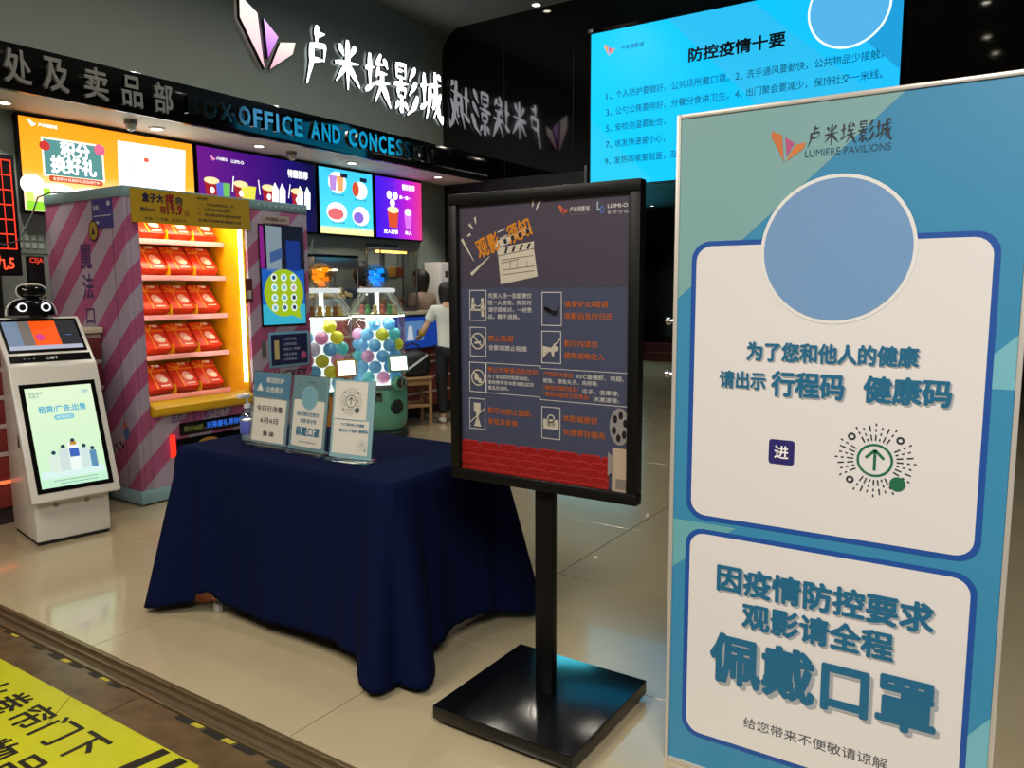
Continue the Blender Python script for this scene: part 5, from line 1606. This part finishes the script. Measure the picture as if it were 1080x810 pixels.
wc = thing('white_cabinet', 'tall white cabinet with small stickers behind the person in white', 'cabinet', (-6.25, 7.83, 0))
box('carcass', -6.39, -6.14, 7.66, 8.02, 0, 1.79, white_plastic, wc, .006)
box('door', -6.14, -6.12, 7.67, 8.01, .05, 1.77, mat('cab_door', '#cfccd4', .35), wc, .005)
fcw = Fr(wc, (-6.12, 0, 0), Y, Z, .001)
fcw.rect('sticker', 7.74, 1.60, 7.80, 1.68, mat('ink_grey', '#3a3c40'), 1)
fcw.rect('sticker', 7.84, 1.66, 7.89, 1.72, mat('sticker_rose', '#8a5a5a', .5), 1)

# wooden stool with a bag beside the woman
st = thing('wooden_stool', 'light wooden stool beside the person in white', 'stool', (-5.50, 6.36, 0), R(58), world=False)
wd_m = mat('stool_wood', '#a8825a', .45, noise=.15, nscale=12)
for x in (-.15, .15):
    for y in (-.15, .15):
        box('leg', x - .016, x + .016, y - .016, y + .016, 0, .50, wd_m, st, .003)
for y in (-.15, .15):
    box('stretcher', -.134, .134, y - .010, y + .010, .20, .235, wd_m, st, .002)
    box('seat_rail', -.134, .134, y - .010, y + .010, .44, .49, wd_m, st, .002)
for x in (-.15, .15):
    box('stretcher', x - .010, x + .010, -.134, .134, .26, .29, wd_m, st, .002)
box('seat', -.18, .18, -.18, .18, .50, .525, wd_m, st, .006)
box('lower_shelf', -.13, .13, -.13, .13, .205, .215, mat('shelf_rose', '#8a5a5e', .5), st)
bg = thing('black_bag', 'black sports bag with a white slanting stripe lying on the stool', 'bag', (-5.50, 6.36, .526), R(-32), world=False)
bm = bmesh.new(); bmesh.ops.create_uvsphere(bm, u_segments=24, v_segments=16, radius=1)
for v in bm.verts:
    q = lambda t, e: math.copysign(abs(t) ** e, t)
    v.co = Vector((q(v.co.x, .6) * .15, q(v.co.y, .6) * .19, (q(v.co.z, .55) + 1) * .135 + .012 * math.sin(v.co.y * 9) * (v.co.z > 0)))
bmesh.ops.translate(bm, verts=bm.verts, vec=(0, 0, .001))
from_bm('bag_body', bm, mat('bag_black', '#121216', .6), bg, True)
bm = bmesh.new()
for k in range(9):
    t_ = k / 8; yy = -.13 + .26 * t_; zz = .05 + .17 * t_
    for dz in (0, .028):
        bm.verts.new((.156 - .02 * (2 * t_ - 1) ** 2, yy, zz + dz))
bm.verts.ensure_lookup_table()
for k in range(8):
    bm.faces.new((bm.verts[2 * k], bm.verts[2 * k + 2], bm.verts[2 * k + 3], bm.verts[2 * k + 1]))
o = from_bm('white_stripe', bm, mat('stripe_white', '#d8d6d2', .5), bg)
tube('bag_handle', [(.0, -.09, .26), (.01, -.07, .33), (.01, 0, .355), (.01, .07, .33), (0, .09, .26)], .010, mat('bag_black', '#121216'), bg)


# =================================================================== PEOPLE
def skin(V, E, Rr, root, sub=2):
    me = bpy.data.meshes.new('body'); me.from_pydata(V, E, [])
    o = bpy.data.objects.new('body', me); COL.objects.link(o)
    m = o.modifiers.new('skin', 'SKIN'); m.use_smooth_shade = True
    s = o.modifiers.new('sub', 'SUBSURF'); s.levels = sub; s.render_levels = sub
    for i, r in enumerate(Rr):
        sv = me.skin_vertices[0].data[i]
        sv.radius = r if isinstance(r, (tuple, list)) else (r, r)
        sv.use_root = (i == root)
    bpy.context.view_layer.update()
    ev = o.evaluated_get(bpy.context.evaluated_depsgraph_get())
    out = bpy.data.meshes.new_from_object(ev)
    bpy.data.objects.remove(o); bpy.data.meshes.remove(me)
    for p in out.polygons:
        p.use_smooth = True
    return out


class Sk:
    def __init__(self):
        self.V = []; self.E = []; self.R = []

    def add(self, p, r, prev=None):
        self.V.append(tuple(p)); self.R.append(r)
        i = len(self.V) - 1
        if prev is not None:
            self.E.append((prev, i))
        return i


def person(label, loc, rotz, scale, pose, shirt, trouser, hair, sleeve=None, long_sleeve=False, group=None, hair_bun=False):
    """local frame: faces +y, x to its right"""
    t = thing('person', label, 'person', loc, rotz, group, world=False)
    t.scale = (scale,) * 3
    lean = pose.get('lean', 0.0)
    sk_m2 = mat('skin_tone', '#c49a80', .5)

    def L(x, y, z):      # bend the upper body forward about the hips
        if z > .92:
            dz = z - .92
            return (x, y + dz * math.sin(lean), .92 + dz * math.cos(lean))
        return (x, y, z)
    hd = pose.get('head', (0, 0.02))
    J = {}
    J['pel'] = L(0, 0, .93); J['waist'] = L(0, 0, 1.06); J['chest'] = L(0, 0, 1.26); J['up'] = L(0, -.01, 1.38); J['neck'] = L(0, .0, 1.455)
    nx, ny = hd
    J['chin'] = L(nx * .5, .015 + ny * .5, 1.525); J['face'] = L(nx, .02 + ny, 1.59); J['brow'] = L(nx, .015 + ny, 1.65); J['crown'] = L(nx, .0 + ny, 1.70)
    b = Sk()
    p0 = b.add(J['pel'], (.135, .10)); w0 = b.add(J['waist'], (.115, .085), p0); c0 = b.add(J['chest'], (.135, .095), w0); u0_ = b.add(J['up'], (.10, .075), c0)
    n0 = b.add(J['neck'], (.048, .05), u0_); h0 = b.add(J['chin'], (.062, .072), n0); h1 = b.add(J['face'], (.076, .092), h0); h2 = b.add(J['brow'], (.078, .094), h1); b.add(J['crown'], (.048, .06), h2)
    sv = {}
    for s, nm in ((-1, 'l'), (1, 'r')):
        sh_ = L(s * .165, -.005, 1.395); el = pose.get('elbow_' + nm, (s * .21, -.02, 1.12)); wr = pose.get('wrist_' + nm, (s * .22, .08, .90))
        i0 = b.add(sh_, .052, u0_); i1 = b.add(el, .038, i0); i2 = b.add(wr, .026, i1)
        wv = Vector(wr); dv = (wv - Vector(el)).normalized(); side = Vector((s, 0, 0)) - dv * dv.x * s; side.normalize()
        pm = wv + dv * .07; i3 = b.add(pm, (.034, .018), i2)
        for k, (off, ln) in enumerate(((-.024, .062), (-.008, .072), (.008, .068), (.024, .052))):
            q1 = pm + dv * .02 + side * off; q2 = q1 + dv * ln * .5; q3 = q2 + dv * ln * .45 + Vector((0, .008, -.012))
            j = b.add(q1, .010, i3); j = b.add(q2, .009, j); b.add(q3, .007, j)
        q1 = wv + dv * .03 - side * .03 + Vector((0, .012, 0)); j = b.add(q1, .011, i2); b.add(q1 + dv * .035 - side * .008, .008, j)
        hp_ = (s * .085, 0, .88); kn = pose.get('knee_' + nm, (s * .095, .015, .49)); an = pose.get('ankle_' + nm, (s * .095, -.02, .085))
        l0 = b.add(hp_, (.075, .08), p0); l1 = b.add(kn, .052, l0); l2 = b.add(an, .034, l1)
        b.add((an[0], an[1] + .06, .045), (.034, .03), l2)
        sv[nm] = (sh_, el, wr, hp_, kn, an)
    # nose and ears grow out of the same surface
    f0 = J['face']; b.add((f0[0], f0[1] + .10, f0[2] - .0), .011, h1)
    body = link('body', skin(b.V, b.E, b.R, 0), sk_m2, t)
    # eyes and mouth on the face
    for s in (-1, 1):
        lathe('eye', [(0, .002), (.006, .001), (.009, 0)], mat('eye_dark', '#1c1614', .3), t, (0, 0, 0), 10, Matrix.Translation((f0[0] + s * .032, f0[1] + .089, f0[2] + .025)) @ Matrix.Rotation(R(-90), 4, 'X'))
    # shirt
    g = Sk()
    a0 = g.add(L(0, 0, .90), (.165, .125)); a1 = g.add(L(0, 0, 1.06), (.15, .118), a0); a2 = g.add(L(0, 0, 1.26), (.158, .122), a1); a3 = g.add(L(0, -.01, 1.385), (.125, .096), a2); g.add(L(0, -.003, 1.44), (.066, .066), a3)
    for nm in 'lr':
        sh_, el, wr, *_ = sv[nm]
        k0 = g.add(sh_, .074, a3)
        e_ = Vector(sh_).lerp(Vector(el), .62 if not long_sleeve else 1.0)
        k1 = g.add(tuple(e_), .066 if not long_sleeve else .052, k0)
        if long_sleeve:
            g.add(tuple(Vector(el).lerp(Vector(wr), .9)), .042, k1)
    link('shirt', skin(g.V, g.E, g.R, 1), mat('shirt_%s' % shirt[1:], shirt, .8, noise=.06, nscale=20), t)
    # trousers
    g = Sk(); a0 = g.add((0, 0, .93), (.15, .115)); 
    for nm in 'lr':
        hp_, kn, an = sv[nm][3:]
        k0 = g.add(hp_, (.098, .098), a0); k1 = g.add(kn, .075, k0); g.add((an[0], an[1], .10), .062, k1)
    link('trousers', skin(g.V, g.E, g.R, 0), mat('trousers_%s' % trouser[1:], trouser, .8), t)
    for nm in 'lr':
        an = sv[nm][5]
        g = Sk(); a0 = g.add((an[0], an[1] - .03, .042), (.042, .040)); a1 = g.add((an[0], an[1] + .07, .038), (.046, .034), a0); g.add((an[0], an[1] + .17, .028), (.036, .024), a1)
        link('shoe', skin(g.V, g.E, g.R, 0), mat('shoe_white', '#d4d0ca', .5), t)
    if sleeve:
        g = Sk(); el, wr = sv['l'][1], sv['l'][2]
        a0 = g.add(tuple(Vector(el).lerp(Vector(wr), .05)), .050); g.add(tuple(Vector(el).lerp(Vector(wr), .98)), .040, a0)
        link('arm_cover', skin(g.V, g.E, g.R, 0), mat('sleeve_yellow', sleeve, .5), t)
    # hair cap with a nape
    hm = mat('hair_%s' % hair[1:], hair, .55)
    bm = bmesh.new(); bmesh.ops.create_uvsphere(bm, u_segments=24, v_segments=16, radius=1)
    cr = Vector(J['brow']) + Vector((0, -.008, -.012))
    for v in bm.verts:
        x, y, z = v.co
        front = y > .25 and z < .35
        v.co = Vector((x * (.100 if not front else .072), y * (.120 if not front else .075), (z * .104 if z > 0 else z * (.25 if y < .1 else .13))))
    bmesh.ops.translate(bm, verts=bm.verts, vec=cr)
    from_bm('hair', bm, hm, t, True)
    if hair_bun:
        bm = bmesh.new(); bmesh.ops.create_uvsphere(bm, u_segments=16, v_segments=12, radius=1)
        for v in bm.verts:
            v.co = Vector((v.co.x * .035, v.co.y * .035, v.co.z * .075))
        bmesh.ops.translate(bm, verts=bm.verts, vec=cr + Vector((0, -.115, -.07)))
        from_bm('ponytail', bm, hm, t, True)
    return t


# local +y turned towards the counter (-x in the hall): rotate by +90 degrees
person('person in a white T-shirt and dark trousers standing at the counter with yellow arm covers', (-5.225, 6.655, 0), R(50), .885,
       {'lean': .10, 'head': (0, .03), 'elbow_l': (-.29, .08, 1.15), 'wrist_l': (-.31, .22, 1.08), 'elbow_r': (.22, .06, 1.14), 'wrist_r': (.18, .28, 1.08), 'ankle_l': (-.09, -.03, .085), 'ankle_r': (.10, .05, .085)},
       '#d6d8d0', '#16161c', '#141213', sleeve='#c8a420')
person('person in a beige shirt with dark hair working behind the counter', (-6.185, 7.36, 0), R(90), .975,
       {'lean': .0, 'head': (0, .01), 'elbow_l': (-.23, .0, 1.14), 'wrist_l': (-.14, .08, 1.02), 'elbow_r': (.23, .0, 1.14), 'wrist_r': (.14, .08, 1.02)},
       '#a08a7c', '#20222a', '#17130f', long_sleeve=False)
person('person in dark blue standing behind the capsule machines', (-6.205, 6.36, 0), R(90), 1.02, {'lean': .0, 'head': (0, .01), 'elbow_l': (-.18, -.02, 1.12), 'wrist_l': (-.19, .02, .92), 'elbow_r': (.18, -.02, 1.12), 'wrist_r': (.19, .02, .92)}, '#2c3c56', '#20222a', '#161412')
